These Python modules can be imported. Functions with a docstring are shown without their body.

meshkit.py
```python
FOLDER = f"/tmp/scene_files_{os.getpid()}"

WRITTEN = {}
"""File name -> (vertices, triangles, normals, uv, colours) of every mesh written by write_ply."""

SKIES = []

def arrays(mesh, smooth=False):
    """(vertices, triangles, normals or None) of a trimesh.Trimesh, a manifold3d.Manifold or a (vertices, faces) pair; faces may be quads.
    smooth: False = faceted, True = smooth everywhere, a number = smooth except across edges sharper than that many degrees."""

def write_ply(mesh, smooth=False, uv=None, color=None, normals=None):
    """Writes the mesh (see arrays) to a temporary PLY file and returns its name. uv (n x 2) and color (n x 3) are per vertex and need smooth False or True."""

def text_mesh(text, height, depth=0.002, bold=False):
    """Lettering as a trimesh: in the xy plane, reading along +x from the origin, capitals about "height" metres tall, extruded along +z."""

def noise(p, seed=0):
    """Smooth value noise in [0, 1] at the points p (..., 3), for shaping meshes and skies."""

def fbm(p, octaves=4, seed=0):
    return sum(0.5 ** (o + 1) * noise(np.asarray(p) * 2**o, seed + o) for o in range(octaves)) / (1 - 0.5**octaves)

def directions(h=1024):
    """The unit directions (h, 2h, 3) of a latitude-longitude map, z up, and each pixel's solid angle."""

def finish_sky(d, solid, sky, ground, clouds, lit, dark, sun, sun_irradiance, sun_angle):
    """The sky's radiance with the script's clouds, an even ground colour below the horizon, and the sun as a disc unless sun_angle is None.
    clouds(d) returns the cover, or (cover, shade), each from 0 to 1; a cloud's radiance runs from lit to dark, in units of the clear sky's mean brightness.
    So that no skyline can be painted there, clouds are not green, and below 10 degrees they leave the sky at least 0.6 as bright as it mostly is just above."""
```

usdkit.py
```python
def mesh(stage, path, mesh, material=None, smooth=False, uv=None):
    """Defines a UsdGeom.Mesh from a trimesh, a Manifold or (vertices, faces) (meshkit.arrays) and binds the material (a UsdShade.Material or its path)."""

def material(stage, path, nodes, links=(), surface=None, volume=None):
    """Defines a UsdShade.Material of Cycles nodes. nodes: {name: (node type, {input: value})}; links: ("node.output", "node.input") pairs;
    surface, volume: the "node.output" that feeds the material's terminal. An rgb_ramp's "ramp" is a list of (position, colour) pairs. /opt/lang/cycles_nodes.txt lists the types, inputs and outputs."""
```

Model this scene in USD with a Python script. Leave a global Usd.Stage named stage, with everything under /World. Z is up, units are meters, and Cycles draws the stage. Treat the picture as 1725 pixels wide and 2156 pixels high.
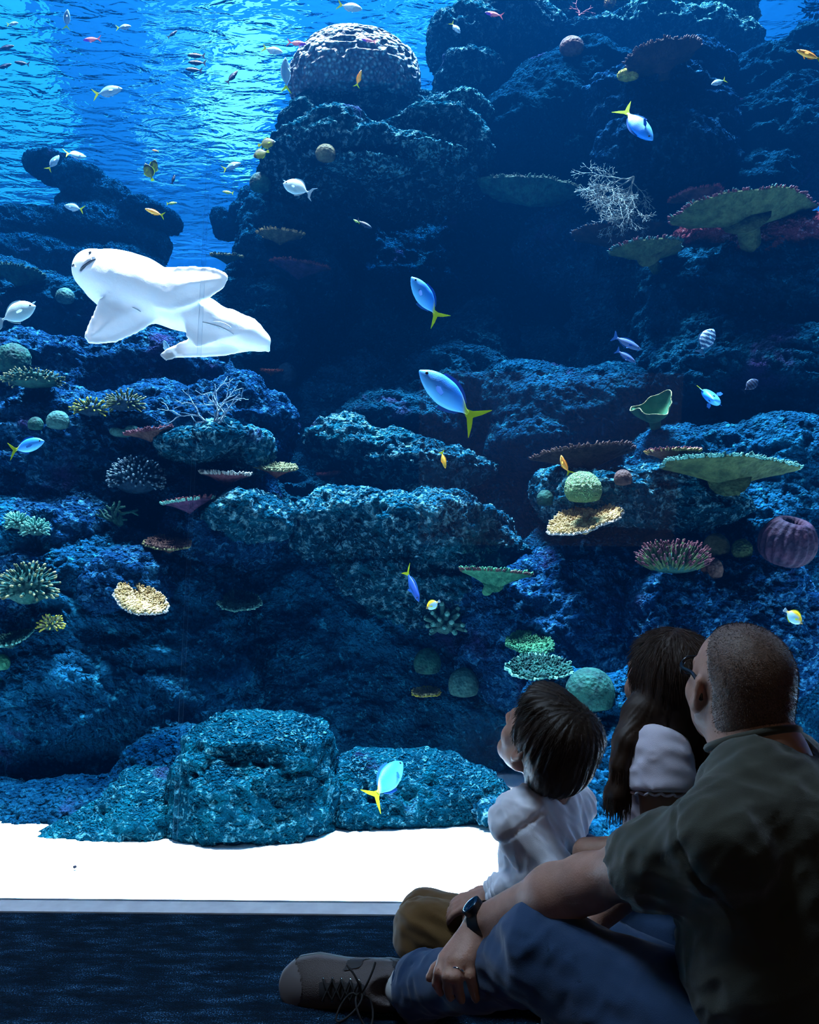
import math, random
import numpy as np
import trimesh
import manifold3d as m3
from scipy import ndimage
from shapely.geometry import Polygon
from pxr import Usd, UsdGeom, UsdLux, UsdShade, Gf, Sdf, Vt
import usdkit, meshkit
from meshkit import fbm, noise

stage = Usd.Stage.CreateInMemory()
UsdGeom.SetStageUpAxis(stage, UsdGeom.Tokens.z)
UsdGeom.SetStageMetersPerUnit(stage, 1.0)
UsdGeom.Xform.Define(stage, '/World')
UsdGeom.Scope.Define(stage, '/World/Looks')

# ------------------------------------------------------------------ camera
W, H, FPX = 1725, 2156, 1500.0
CAM = np.array([0.0, 0.0, 0.90])
PITCH, ROLL = math.radians(7.67), math.radians(0.5)
_r0, _w = np.array([1.0, 0, 0]), np.array([0, math.cos(PITCH), math.sin(PITCH)])
_u0 = np.array([0, -math.sin(PITCH), math.cos(PITCH)])
_r = math.cos(ROLL) * _r0 + math.sin(ROLL) * _u0
_u = math.cos(ROLL) * _u0 - math.sin(ROLL) * _r0
cam = UsdGeom.Camera.Define(stage, '/World/camera')
cam.CreateHorizontalApertureAttr(24.0)
cam.CreateVerticalApertureAttr(24.0 * H / W)
cam.CreateFocalLengthAttr(24.0 * FPX / W)
cam.CreateClippingRangeAttr(Gf.Vec2f(0.05, 200))
cam.AddTransformOp().Set(Gf.Matrix4d(*_r, 0, *_u, 0, *(-_w), 0, *CAM, 1))
cam.CreateExposureAttr(0.0)


def P(px, py, Y):
    """The point of the room at distance Y (metres along +y) that the photo shows at pixel (px, py)."""
    d = _w + (px - W / 2) / FPX * _r - (py - H / 2) / FPX * _u
    return CAM + d * (Y / d[1])


def mpp(Y):
    """Metres to a photo pixel at distance Y."""
    return Y / FPX


# ------------------------------------------------------------------ lights
def rect_light(name, loc, size, colour, power, rot=(0, 0, 0), spread=None):
    n = sum(1 for p in stage.GetPrimAtPath('/World').GetChildren() if p.GetName().startswith(name))
    L = UsdLux.RectLight.Define(stage, '/World/' + name + (f'_{n:03d}' if n else ''))
    L.CreateWidthAttr(size[0]); L.CreateHeightAttr(size[1])
    L.CreateColorAttr(Gf.Vec3f(*colour)); L.CreateIntensityAttr(power)
    L.AddTranslateOp().Set(Gf.Vec3d(*loc)); L.AddRotateXYZOp().Set(Gf.Vec3f(*rot))
    return L


WATER_Z = 6.0
# the lamps hung over the tank (the front row lights the sand)
rect_light('front_lamp', (-1.0, 3.1, 19.0), (9.0, 0.9), (1.0, 0.95, 0.98), 1650)
rect_light('tank_lamp', (0.3, 4.9, 19.0), (11.0, 4.0), (0.06, 0.52, 1.0), 290)
# glow panels added beyond the tank to make bright patches on the rippled surface
rect_light('far_window', (-3.45, 13.0, 10.05), (1.5, 2.7), (0.16, 0.80, 1.0), 1.5, (-90, 24, 0))
rect_light('far_window', (-4.75, 13.0, 10.95), (1.1, 0.9), (0.10, 0.72, 1.0), 0.55, (-90, 0, 0))
rect_light('far_window', (-4.8, 13.0, 8.95), (1.2, 0.9), (0.10, 0.72, 1.0), 0.55, (-90, 0, 0))
rect_light('far_window', (-8.7, 13.0, 9.7), (3.0, 4.4), (0.03, 0.66, 0.95), 0.55, (-90, -22, 0))
rect_light('far_window', (1.0, 13.0, 11.3), (3.0, 0.4), (0.08, 0.72, 0.95), 0.55, (-90, 0, 0))
# unseen cool fill added high at left to light the visitors
rect_light('hall_lamp', (-1.5, 1.5, 5.6), (1.2, 1.2), (0.55, 0.76, 1.0), 40, (4, -14, 0))
rect_light('hall_lamp', (1.6, -3.4, 2.6), (3.0, 2.0), (1.0, 0.74, 0.52), 0.55, (75, 0, 0))  # unseen warm fill added behind the camera, standing in for bounced hall light


# ------------------------------------------------------------------ scene helpers
_count = {}


def numbered(parent, name):
    n = _count.get((parent, name), 0)
    _count[(parent, name)] = n + 1
    return f'{parent}/{name}' + (f'_{n:03d}' if n else '')


def tag(prim, label=None, cat=None, group=None, kind=None):
    for k, v in (('label', label), ('category', cat), ('group', group), ('kind', kind)):
        if v:
            prim.SetCustomDataByKey(k, v)


def thing(name, label, cat, loc=(0, 0, 0), group=None, kind=None, mtx=None):
    path = numbered('/World', name)
    x = UsdGeom.Xform.Define(stage, path)
    op = x.AddTransformOp()
    if mtx is None:
        mtx = np.eye(4); mtx[:3, 3] = loc
    op.Set(Gf.Matrix4d(*np.asarray(mtx, float).T.ravel()))
    tag(x.GetPrim(), label, cat, group, kind)
    return path


def part(parent, name, mesh, mat, smooth=40, label=None, kind=None):
    path = numbered(parent, name)
    usdkit.mesh(stage, path, mesh, mat, smooth=smooth)
    tag(stage.GetPrimAtPath(path), label, kind=kind)
    return path


def single(name, mesh, mat, label, cat=None, group=None, kind=None, smooth=40):
    path = numbered('/World', name)
    usdkit.mesh(stage, path, mesh, mat, smooth=smooth)
    tag(stage.GetPrimAtPath(path), label, cat, group, kind)
    return path


def copy_of(src, label, mtx, group=None, cat=None):
    base = src.rsplit('/', 1)[1]
    path = numbered('/World', base)
    x = UsdGeom.Xform.Define(stage, path)
    p = x.GetPrim()
    p.GetReferences().AddInternalReference(src)
    x.GetPrim().GetAttribute('xformOp:transform').Set(Gf.Matrix4d(*np.asarray(mtx, float).T.ravel()))
    p.SetInstanceable(True)
    tag(p, label, cat, group)
    return path


def look(name, nodes, links=(), surface='p.BSDF', volume=None):
    path = '/World/Looks/' + name
    usdkit.material(stage, path, nodes, links, surface=surface, volume=volume)
    return path


# ------------------------------------------------------------------ solid modelling: signed distances on a grid
class Field:
    def __init__(self, lo, hi, h):
        self.lo, self.h = np.asarray(lo, float), float(h)
        self.n = np.maximum(np.ceil((np.asarray(hi, float) - self.lo) / h).astype(int) + 1, 4)
        self.f = np.full(self.n, 10.0, np.float32)

    def block(self, lo, hi):
        a = np.clip(np.floor((np.asarray(lo) - self.lo) / self.h).astype(int), 0, self.n)
        b = np.clip(np.ceil((np.asarray(hi) - self.lo) / self.h).astype(int) + 1, 0, self.n)
        if np.any(b <= a):
            return None, None
        s = tuple(slice(i, j) for i, j in zip(a, b))
        ax = [(np.arange(i, j) * self.h + o).astype(np.float32) for i, j, o in zip(a, b, self.lo)]
        return s, np.stack(np.meshgrid(*ax, indexing='ij'), -1)

    def add(self, fn, lo, hi, k=0.02):
        m = k + 3 * self.h
        s, p = self.block(np.asarray(lo) - m, np.asarray(hi) + m)
        if s is None:
            return self
        self.f[s] = smin(self.f[s], fn(p).astype(np.float32), k)
        return self

    def cut(self, fn, lo, hi, k=0.01):
        m = k + 3 * self.h
        s, p = self.block(np.asarray(lo) - m, np.asarray(hi) + m)
        if s is not None:
            self.f[s] = -smin(-self.f[s], fn(p).astype(np.float32), k)
        return self

    def cap(self, a, b, ra, rb=None, k=0.02):
        a, b = np.asarray(a, float), np.asarray(b, float)
        rb = ra if rb is None else rb
        R = max(ra, rb)
        return self.add(lambda p: d_cap(p, a, b, ra, rb), np.minimum(a, b) - R, np.maximum(a, b) + R, k)

    def chain(self, pts, rad, k=0.02):
        for i in range(len(pts) - 1):
            self.cap(pts[i], pts[i + 1], rad[i], rad[i + 1], k)
        return self

    def ell(self, c, r, k=0.02, R=None):
        c, r = np.asarray(c, float), np.asarray(r, float)
        e = np.full(3, r.max()) if R is not None else r
        return self.add(lambda p: d_ell(p, c, r, R), c - e, c + e, k)

    def cut_ell(self, c, r, k=0.01, R=None):
        c, r = np.asarray(c, float), np.asarray(r, float)
        e = np.full(3, r.max()) if R is not None else r
        return self.cut(lambda p: d_ell(p, c, r, R), c - e, c + e, k)

    def mesh(self, smooth=0):
        m = surface_nets(self.f, self.lo, self.h)
        if smooth:
            m = relax(m, smooth)
        return m


def smin(a, b, k):
    if k <= 0:
        return np.minimum(a, b)
    h = np.maximum(k - np.abs(a - b), 0) / k
    return np.minimum(a, b) - h * h * (k * 0.25)


def d_cap(p, a, b, ra, rb):
    ab = (b - a).astype(np.float32)
    t = np.clip(((p - a.astype(np.float32)) @ ab) / max(float(ab @ ab), 1e-12), 0, 1)
    q = p - a.astype(np.float32) - t[..., None] * ab
    return np.sqrt((q * q).sum(-1)) - (ra + (rb - ra) * t)


def d_ell(p, c, r, R=None):
    q = p - c.astype(np.float32)
    if R is not None:
        q = q @ np.asarray(R, np.float32)
    r = r.astype(np.float32)
    k0 = np.sqrt(((q / r) ** 2).sum(-1))
    k1 = np.sqrt(((q / (r * r)) ** 2).sum(-1))
    return np.where(k1 > 1e-6, k0 * (k0 - 1) / np.maximum(k1, 1e-6), -r.min())


def d_poly(x, y, poly):
    """Signed distance in the plane to a closed polygon."""
    poly = np.asarray(poly, np.float32)
    d = np.full(x.shape, 1e9, np.float32)
    s = np.ones(x.shape, np.float32)
    for i in range(len(poly)):
        a, b = poly[i], poly[i - 1]
        e, wx, wy = b - a, x - a[0], y - a[1]
        t = np.clip((wx * e[0] + wy * e[1]) / max(float(e @ e), 1e-12), 0, 1)
        d = np.minimum(d, (wx - e[0] * t) ** 2 + (wy - e[1] * t) ** 2)
        c1, c2, c3 = y >= a[1], y < b[1], e[0] * wy > e[1] * wx
        s = np.where((c1 & c2 & c3) | (~c1 & ~c2 & ~c3), -s, s)
    return s * np.sqrt(d)


def surface_nets(f, lo, h):
    f = np.pad(f, 1, constant_values=10.0)
    lo = np.asarray(lo, float) - h
    neg = f < 0
    n = np.array(f.shape) - 1
    c = np.zeros(n, np.int8)
    for a in (0, 1):
        for b in (0, 1):
            for d in (0, 1):
                c += neg[a:a + n[0], b:b + n[1], d:d + n[2]]
    act = np.argwhere((c > 0) & (c < 8))
    ids = np.full(n, -1, np.int64)
    ids[tuple(act.T)] = np.arange(len(act))
    tot, cnt = np.zeros((len(act), 3)), np.zeros(len(act))
    cor = np.array([[a, b, d] for a in (0, 1) for b in (0, 1) for d in (0, 1)])
    val = {tuple(o): f[tuple((act + o).T)] for o in cor}
    for o in cor:
        for ax in range(3):
            if o[ax] == 0:
                o2 = o.copy(); o2[ax] = 1
                va, vb = val[tuple(o)], val[tuple(o2)]
                x = (va < 0) != (vb < 0)
                t = va[x] / (va[x] - vb[x])
                q = np.repeat(o[None].astype(float), x.sum(), 0)
                q[:, ax] += t
                tot[x] += q; cnt[x] += 1
    v = (act + tot / cnt[:, None]) * h + lo
    faces = []
    for ax in range(3):
        u, w = (ax + 1) % 3, (ax + 2) % 3
        sl0, sl1 = [slice(None)] * 3, [slice(None)] * 3
        sl0[ax], sl1[ax] = slice(0, -1), slice(1, None)
        e = np.argwhere(neg[tuple(sl0)] != neg[tuple(sl1)])
        e = e[(e[:, u] > 0) & (e[:, w] > 0) & (e[:, u] < n[u]) & (e[:, w] < n[w])]
        o = np.zeros(3, int)
        def cell(du, dw):
            q = e.copy(); q[:, u] -= du; q[:, w] -= dw
            return ids[tuple(q.T)]
        quad = np.stack([cell(1, 1), cell(0, 1), cell(0, 0), cell(1, 0)], 1)
        flip = ~neg[tuple(e.T)]
        quad[flip] = quad[flip][:, ::-1]
        faces.append(quad)
    q = np.vstack(faces)
    return trimesh.Trimesh(v, np.vstack([q[:, [0, 1, 2]], q[:, [0, 2, 3]]]), process=False)


def relax(m, n, a=.5, b=-.53):
    """Taubin smoothing."""
    from scipy.sparse import coo_matrix
    f, v = m.faces.view(np.ndarray), m.vertices.view(np.ndarray).copy()
    i, j = f.ravel(), np.roll(f, 1, 1).ravel()
    A = coo_matrix((np.ones(2 * len(i)), (np.r_[i, j], np.r_[j, i])), (len(v),) * 2).tocsr()
    A.data[:] = 1
    deg = np.asarray(A.sum(1)).ravel()[:, None]
    for _ in range(n):
        for w in (a, b):
            v = v + w * (A @ v / np.maximum(deg, 1) - v)
    return trimesh.Trimesh(v, f, process=False)


def vnormals(m):
    v, f = m.vertices.view(np.ndarray), m.faces.view(np.ndarray)
    n = np.zeros_like(v)
    fn = np.cross(v[f[:, 1]] - v[f[:, 0]], v[f[:, 2]] - v[f[:, 0]])
    for k in range(3):
        np.add.at(n, f[:, k], fn)
    return n / np.maximum(np.linalg.norm(n, axis=1, keepdims=True), 1e-12)


def push(m, amount):
    """Moves every vertex along its normal."""
    return trimesh.Trimesh(m.vertices + vnormals(m) * np.asarray(amount)[:, None], m.faces, process=False)


def keep(m, mask):
    """The faces of m whose three vertices are all in mask."""
    f = m.faces[mask[m.faces].all(1)]
    used = np.unique(f)
    idx = np.full(len(m.vertices), -1); idx[used] = np.arange(len(used))
    return trimesh.Trimesh(m.vertices[used], idx[f], process=False)


def join(ms):
    ms = list(ms)
    off, V, F = 0, [], []
    for m in ms:
        v, f, _ = meshkit.arrays(m)
        V.append(v); F.append(f + off); off += len(v)
    return trimesh.Trimesh(np.vstack(V), np.vstack(F), process=False)


def box(lo, hi):
    m = trimesh.creation.box(extents=np.subtract(hi, lo))
    m.apply_translation((np.asarray(lo, float) + hi) / 2)
    return m


def tube(pts, rad, sides=6, closed=True):
    """A swept round tube with its own radius at every point."""
    p = np.asarray(pts, float)
    rad = np.broadcast_to(np.asarray(rad, float), (len(p),))
    t = np.gradient(p, axis=0); t /= np.linalg.norm(t, axis=1, keepdims=True) + 1e-12
    a = np.cross(t, [0.13, 0.31, 0.94]); a /= np.linalg.norm(a, axis=1, keepdims=True) + 1e-12
    b = np.cross(t, a)
    ang = np.arange(sides) * 2 * np.pi / sides
    v = (p[:, None] + rad[:, None, None] * (np.cos(ang)[None, :, None] * a[:, None] + np.sin(ang)[None, :, None] * b[:, None])).reshape(-1, 3)
    i, j = np.meshgrid(np.arange(len(p) - 1), np.arange(sides), indexing='ij')
    q = np.stack([i * sides + j, i * sides + (j + 1) % sides, (i + 1) * sides + (j + 1) % sides, (i + 1) * sides + j], -1).reshape(-1, 4)
    f = np.vstack([q[:, [0, 1, 2]], q[:, [0, 2, 3]]])
    if closed:
        v = np.vstack([v, p[0] - t[0] * rad[0] * .5, p[-1] + t[-1] * rad[-1] * .5])
        k = np.arange(sides); e = (len(p) - 1) * sides
        f = np.vstack([f, np.stack([(k + 1) % sides, k, np.full(sides, len(v) - 2)], 1), np.stack([e + k, e + (k + 1) % sides, np.full(sides, len(v) - 1)], 1)])
    return trimesh.Trimesh(v, f, process=False)


def spline(pts, n):
    """n points on a smooth curve through pts (any number of columns)."""
    from scipy.interpolate import CubicSpline
    p = np.asarray(pts, float)
    s = np.concatenate([[0], np.cumsum(np.linalg.norm(np.diff(p[:, :3], axis=0), axis=1))])
    return CubicSpline(s, p)(np.linspace(0, s[-1], n))


def frame(x, up=(0, 0, 1)):
    """Rotation whose columns are x, y, z axes: x along the given direction, z near up."""
    x = np.asarray(x, float) / np.linalg.norm(x)
    y = np.cross(up, x); y /= np.linalg.norm(y)
    return np.stack([x, y, np.cross(x, y)], 1)


def place(R, loc, s=1.0):
    m = np.eye(4); m[:3, :3] = np.asarray(R) * s; m[:3, 3] = loc
    return m


def rot(axis, deg):
    return trimesh.transformations.rotation_matrix(math.radians(deg), axis)[:3, :3]
# ------------------------------------------------------------------ materials of the setting
look('water_volume', {'v': ('volume_coefficients', {'scatter_coeffs': (0.00003, 0.0013, 0.0039), 'absorption_coeffs': (0.055, 0.035, 0.018), 'anisotropy': 0.3})}, (), surface=None, volume='v.volume')
look('water_surface', {
    'g': ('geometry', {}), 'm': ('mapping', {'scale': (1.0, 2.3, 1)}),
    'n1': ('noise_texture', {'scale': 3.0, 'detail': 3, 'roughness': 0.5, 'distortion': 0.5}),
    'b': ('bump', {'strength': 1.0, 'distance': 0.085}),
    'r': ('glass_bsdf', {'IOR': 1.10, 'color': (1, 1, 1), 'roughness': 0.01})},
    [('g.position', 'm.vector'), ('m.vector', 'n1.vector'), ('n1.fac', 'b.height'), ('b.normal', 'r.normal')], surface='r.BSDF')
for nm, fc in (('joint', .025), ('joint_edge', .10)):
    look(nm, {'t': ('transparent_bsdf', {'color': (0.97, 0.99, 1.0)}), 'd': ('principled_bsdf', {'base_color': (0.25, 0.5, 0.7), 'roughness': 0.5}), 'x': ('mix_closure', {'fac': fc})},
         [('t.BSDF', 'x.closure1'), ('d.BSDF', 'x.closure2')], surface='x.closure')
look('sand', {
    'g': ('geometry', {}), 'n': ('noise_texture', {'scale': 260, 'detail': 3}), 'n2': ('noise_texture', {'scale': 5, 'detail': 4}),
    'r': ('rgb_ramp', {'ramp': [(0.25, (0.62, 0.60, 0.55)), (0.5, (0.86, 0.85, 0.81)), (0.8, (0.9, 0.9, 0.87))]}),
    'b': ('bump', {'strength': 0.4, 'distance': 0.01}), 'p': ('principled_bsdf', {'roughness': 0.95, 'specular_ior_level': 0.1})},
    [('g.position', 'n.vector'), ('g.position', 'n2.vector'), ('n.fac', 'r.fac'), ('r.color', 'p.base_color'), ('n.fac', 'b.height'), ('b.normal', 'p.normal')])
look('acrylic', {'t': ('transparent_bsdf', {'color': (0.985, 0.995, 1.0)}), 'g': ('glossy_bsdf', {'color': (1, 1, 1), 'roughness': 0.0}),
    'f': ('fresnel', {'IOR': 1.12}), 'x': ('mix_closure', {})},
    [('f.fac', 'x.fac'), ('t.BSDF', 'x.closure1'), ('g.BSDF', 'x.closure2')], surface='x.closure')
look('tank_wall', {'g': ('geometry', {}), 'n': ('noise_texture', {'scale': 0.6, 'detail': 5}),
    'r': ('rgb_ramp', {'ramp': [(0.3, (0.002, 0.03, 0.08)), (0.7, (0.003, 0.045, 0.12))]}), 'p': ('principled_bsdf', {'roughness': 1.0, 'specular_ior_level': 0.0})},
    [('g.position', 'n.vector'), ('n.fac', 'r.fac'), ('r.color', 'p.base_color')])
look('hall_wall', {'p': ('principled_bsdf', {'base_color': (0.012, 0.012, 0.016), 'roughness': 1.0, 'specular_ior_level': 0.0})})
look('far_hall_paint', {'p': ('principled_bsdf', {'base_color': (0.001, 0.020, 0.052), 'roughness': 1.0, 'specular_ior_level': 0.0})})
look('concrete_ledge', {'g': ('geometry', {}), 'n': ('noise_texture', {'scale': 18, 'detail': 6}),
    'r': ('rgb_ramp', {'ramp': [(0.3, (0.55, 0.58, 0.66)), (0.7, (0.70, 0.74, 0.82))]}), 'p': ('principled_bsdf', {'roughness': 0.6})},
    [('g.position', 'n.vector'), ('n.fac', 'r.fac'), ('r.color', 'p.base_color')])
look('carpet', {'g': ('geometry', {}), 'n': ('noise_texture', {'scale': 24, 'detail': 5, 'roughness': 0.72}), 'm': ('mapping', {'scale': (0.35, 1.2, 1)}),
    'n2': ('noise_texture', {'scale': 300, 'detail': 2}), 'mx': ('math', {'math_type': 'multiply'}),
    'r': ('rgb_ramp', {'ramp': [(0.20, (0.0008, 0.006, 0.016)), (0.29, (0.002, 0.016, 0.04)), (0.35, (0.012, 0.07, 0.15)), (0.41, (0.12, 0.28, 0.44))]}),
    'b': ('bump', {'strength': 0.6, 'distance': 0.006}), 'p': ('principled_bsdf', {'roughness': 0.8, 'specular_ior_level': 0.1})},
    [('g.position', 'm.vector'), ('m.vector', 'n.vector'), ('g.position', 'n2.vector'), ('n.fac', 'mx.value1'), ('n2.fac', 'mx.value2'), ('mx.value', 'r.fac'),
     ('r.color', 'p.base_color'), ('n2.fac', 'b.height'), ('b.normal', 'p.normal')])

# ------------------------------------------------------------------ the setting: hall, pane, tank
GLASS_Y0, GLASS_Y1 = 2.32, 2.334
TX0, TX1, TY1 = -7.0, 5.5, 10.0
single('floor', box((-7, -4, -0.2), (5.5, 2.24, 0.0)), '/World/Looks/carpet', 'dark blue flecked carpet in front of the tank', kind='structure', smooth=False)
single('trim_1', box((-7, 2.24, -0.2), (5.5, GLASS_Y1 + .02, 0.004)), '/World/Looks/concrete_ledge', 'pale grey ledge along the foot of the window', kind='structure', smooth=False)
SEAM = P(408, 950, GLASS_Y0)[0]


def slab(lo, hi):
    m = box(lo, hi)
    return trimesh.Trimesh(m.vertices, m.faces[np.abs(m.face_normals[:, 0]) < .5], process=False)


w1 = thing('window_1', 'left clear acrylic pane of the tank window', None, kind='structure')
part(w1, 'pane', slab((TX0, GLASS_Y0, 0.004), (SEAM, GLASS_Y1, WATER_Z + 0.6)), '/World/Looks/acrylic', False)
w2 = thing('window_2', 'right clear acrylic pane of the tank window', None, kind='structure')
part(w2, 'pane', slab((SEAM, GLASS_Y0, 0.004), (TX1, GLASS_Y1, WATER_Z + 0.6)), '/World/Looks/acrylic', False)
part(w2, 'joint_strip', box((SEAM - 0.006, GLASS_Y0 + .004, 0.006), (SEAM + 0.006, GLASS_Y0 + .006, WATER_Z + 0.6)), '/World/Looks/joint', False)
for sg in (-1, 1):
    part(w2, 'joint_edge', box((SEAM + .0068 * sg - 0.0008, GLASS_Y0 + .004, 0.006), (SEAM + .0068 * sg + .0008, GLASS_Y0 + .006, WATER_Z + 0.6)), '/World/Looks/joint_edge', False)
for nm, lo, hi, lb in (('wall_back', (TX0, TY1, -.3), (TX1, TY1 + .2, WATER_Z + .2), 'blue painted rear wall of the tank'),
                       ('wall_left', (TX0 - .2, GLASS_Y0, -.3), (TX0, TY1 + .2, WATER_Z + .2), 'blue painted left wall of the tank'),
                       ('wall_right', (TX1, GLASS_Y0, -.3), (TX1 + .2, TY1 + .2, WATER_Z + .2), 'blue painted right wall of the tank')):
    single(nm, box(lo, hi), '/World/Looks/tank_wall', lb, kind='structure', smooth=False)
for nm, lo, hi, lb in (('wall_front', (-12.2, GLASS_Y0 - .1, WATER_Z + .6), (8.2, GLASS_Y1, 20.0), 'dark wall over the tank window'),
                       ('wall_rear', (-12.2, -4.2, -.2), (8.2, -4, 20.0), 'dark rear wall of the visitors hall'),
                       ('wall_far', (-12.2, 13.1, 5.8), (8.2, 13.3, 20.0), 'blue wall of the hall beyond the tank'),
                       ('ceiling', (-12.2, -4.2, 20.0), (8.2, 13.3, 20.2), 'dark ceiling over hall and tank')):
    single(nm, box(lo, hi), '/World/Looks/' + ('far_hall_paint' if nm == 'wall_far' else 'hall_wall'), lb, kind='structure', smooth=False)
single('water', box((TX0 - .05, GLASS_Y1 + .001, -.25), (TX1 + .05, TY1 + .05, WATER_Z - .05)), '/World/Looks/water_volume', 'clear blue water filling the tank', kind='structure', smooth=False)

# rippled water surface (seen from below, above the far reef)
xs, ys = np.arange(TX0, TX1 + .01, 0.05), np.arange(5.3, TY1 + .01, 0.05)
X, Yg = np.meshgrid(xs, ys, indexing='ij')
pp = np.stack([X * 1.2, Yg * 1.6, 0 * X], -1)
Z = WATER_Z + 0.06 * (fbm(pp, 3, 5) - .5)
v = np.stack([X, Yg, Z], -1).reshape(-1, 3)
i, j = np.meshgrid(np.arange(len(xs) - 1), np.arange(len(ys) - 1), indexing='ij')
ny = len(ys)
q = np.stack([i * ny + j, (i + 1) * ny + j, (i + 1) * ny + j + 1, i * ny + j + 1], -1).reshape(-1, 4)
single('water_surface', (v, q), '/World/Looks/water_surface', 'rippled bright water surface seen from below', kind='structure', smooth=True)

# sand bed
xs, ys = np.arange(TX0, TX1 + .01, 0.03), np.concatenate([np.arange(GLASS_Y1, 4.5, 0.03), np.arange(4.5, TY1 + .1, .2)])
X, Yg = np.meshgrid(xs, ys, indexing='ij')
Z = 0.002 + 0.03 * (fbm(np.stack([X * 1.5, Yg * 1.5, 0 * X], -1), 4, 9) - .5) * np.clip((Yg - GLASS_Y1) * 2, 0, 1) + 0.004 * (fbm(np.stack([X * 12, Yg * 12, 0 * X], -1), 3, 3) - .5)
v = np.stack([X, Yg, Z], -1).reshape(-1, 3)
i, j = np.meshgrid(np.arange(len(xs) - 1), np.arange(len(ys) - 1), indexing='ij')
ny = len(ys)
q = np.stack([i * ny + j, (i + 1) * ny + j, (i + 1) * ny + j + 1, i * ny + j + 1], -1).reshape(-1, 4)
single('sand_bed', (v, q), '/World/Looks/sand', 'bright white sand bed along the foot of the window', 'sand', kind='stuff', smooth=True)

_p = trimesh.creation.icosphere(3, 1.0)
_p = push(_p, .25 * (fbm(_p.vertices * 1.6, 2, 4) - .5)); _p.apply_scale([.006, .005, .0045]); _p.apply_translation(P(157, 1836, 2.58) * [1, 1, 0] + [0, 0, .012])
single('pebble', _p, '/World/Looks/hall_wall', 'tiny dark pebble lying alone on the white sand at left', 'pebble', smooth=True)
# ------------------------------------------------------------------ the reef
def rock_look(name, lo, mid, hi, enc, enc_amount=0.55, scale=1.0):
    look(name, {
        'g': ('geometry', {}),
        'n1': ('noise_texture', {'scale': 4.5 * scale, 'detail': 8, 'roughness': 0.62}),
        'n2': ('noise_texture', {'scale': 22 * scale, 'detail': 7, 'roughness': 0.65, 'distortion': 0.8}),
        'v': ('voronoi_texture', {'scale': 40 * scale, 'feature': 'f1', 'detail': 1}),
        'r': ('rgb_ramp', {'ramp': [(0.30, lo), (0.5, mid), (0.68, hi)]}),
        'er': ('rgb_ramp', {'ramp': [(enc_amount - .06, (0, 0, 0)), (enc_amount + .09, (1, 1, 1))]}),
        'mx': ('mix', {'color2': enc}),
        'pr': ('rgb_ramp', {'ramp': [(0.64, (0, 0, 0)), (0.74, (1, 1, 1))]}),
        'n3': ('noise_texture', {'scale': 2.3 * scale, 'detail': 4}),
        'mp': ('mix', {'color2': (0.016, 0.016, 0.06)}),
        'h': ('math', {'math_type': 'subtract'}),
        'b': ('bump', {'strength': 1.0, 'distance': 0.04}),
        'p': ('principled_bsdf', {'roughness': 0.8, 'specular_ior_level': 0.0})},
        [('g.position', 'n1.vector'), ('g.position', 'n2.vector'), ('g.position', 'v.vector'), ('g.position', 'n3.vector'), ('n1.fac', 'r.fac'), ('n2.fac', 'er.fac'),
         ('er.color', 'mx.fac'), ('r.color', 'mx.color1'), ('n3.fac', 'pr.fac'), ('pr.color', 'mp.fac'), ('mx.color', 'mp.color1'), ('mp.color', 'p.base_color'),
         ('n2.fac', 'h.value1'), ('v.distance', 'h.value2'), ('h.value', 'b.height'), ('b.normal', 'p.normal')])


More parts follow.
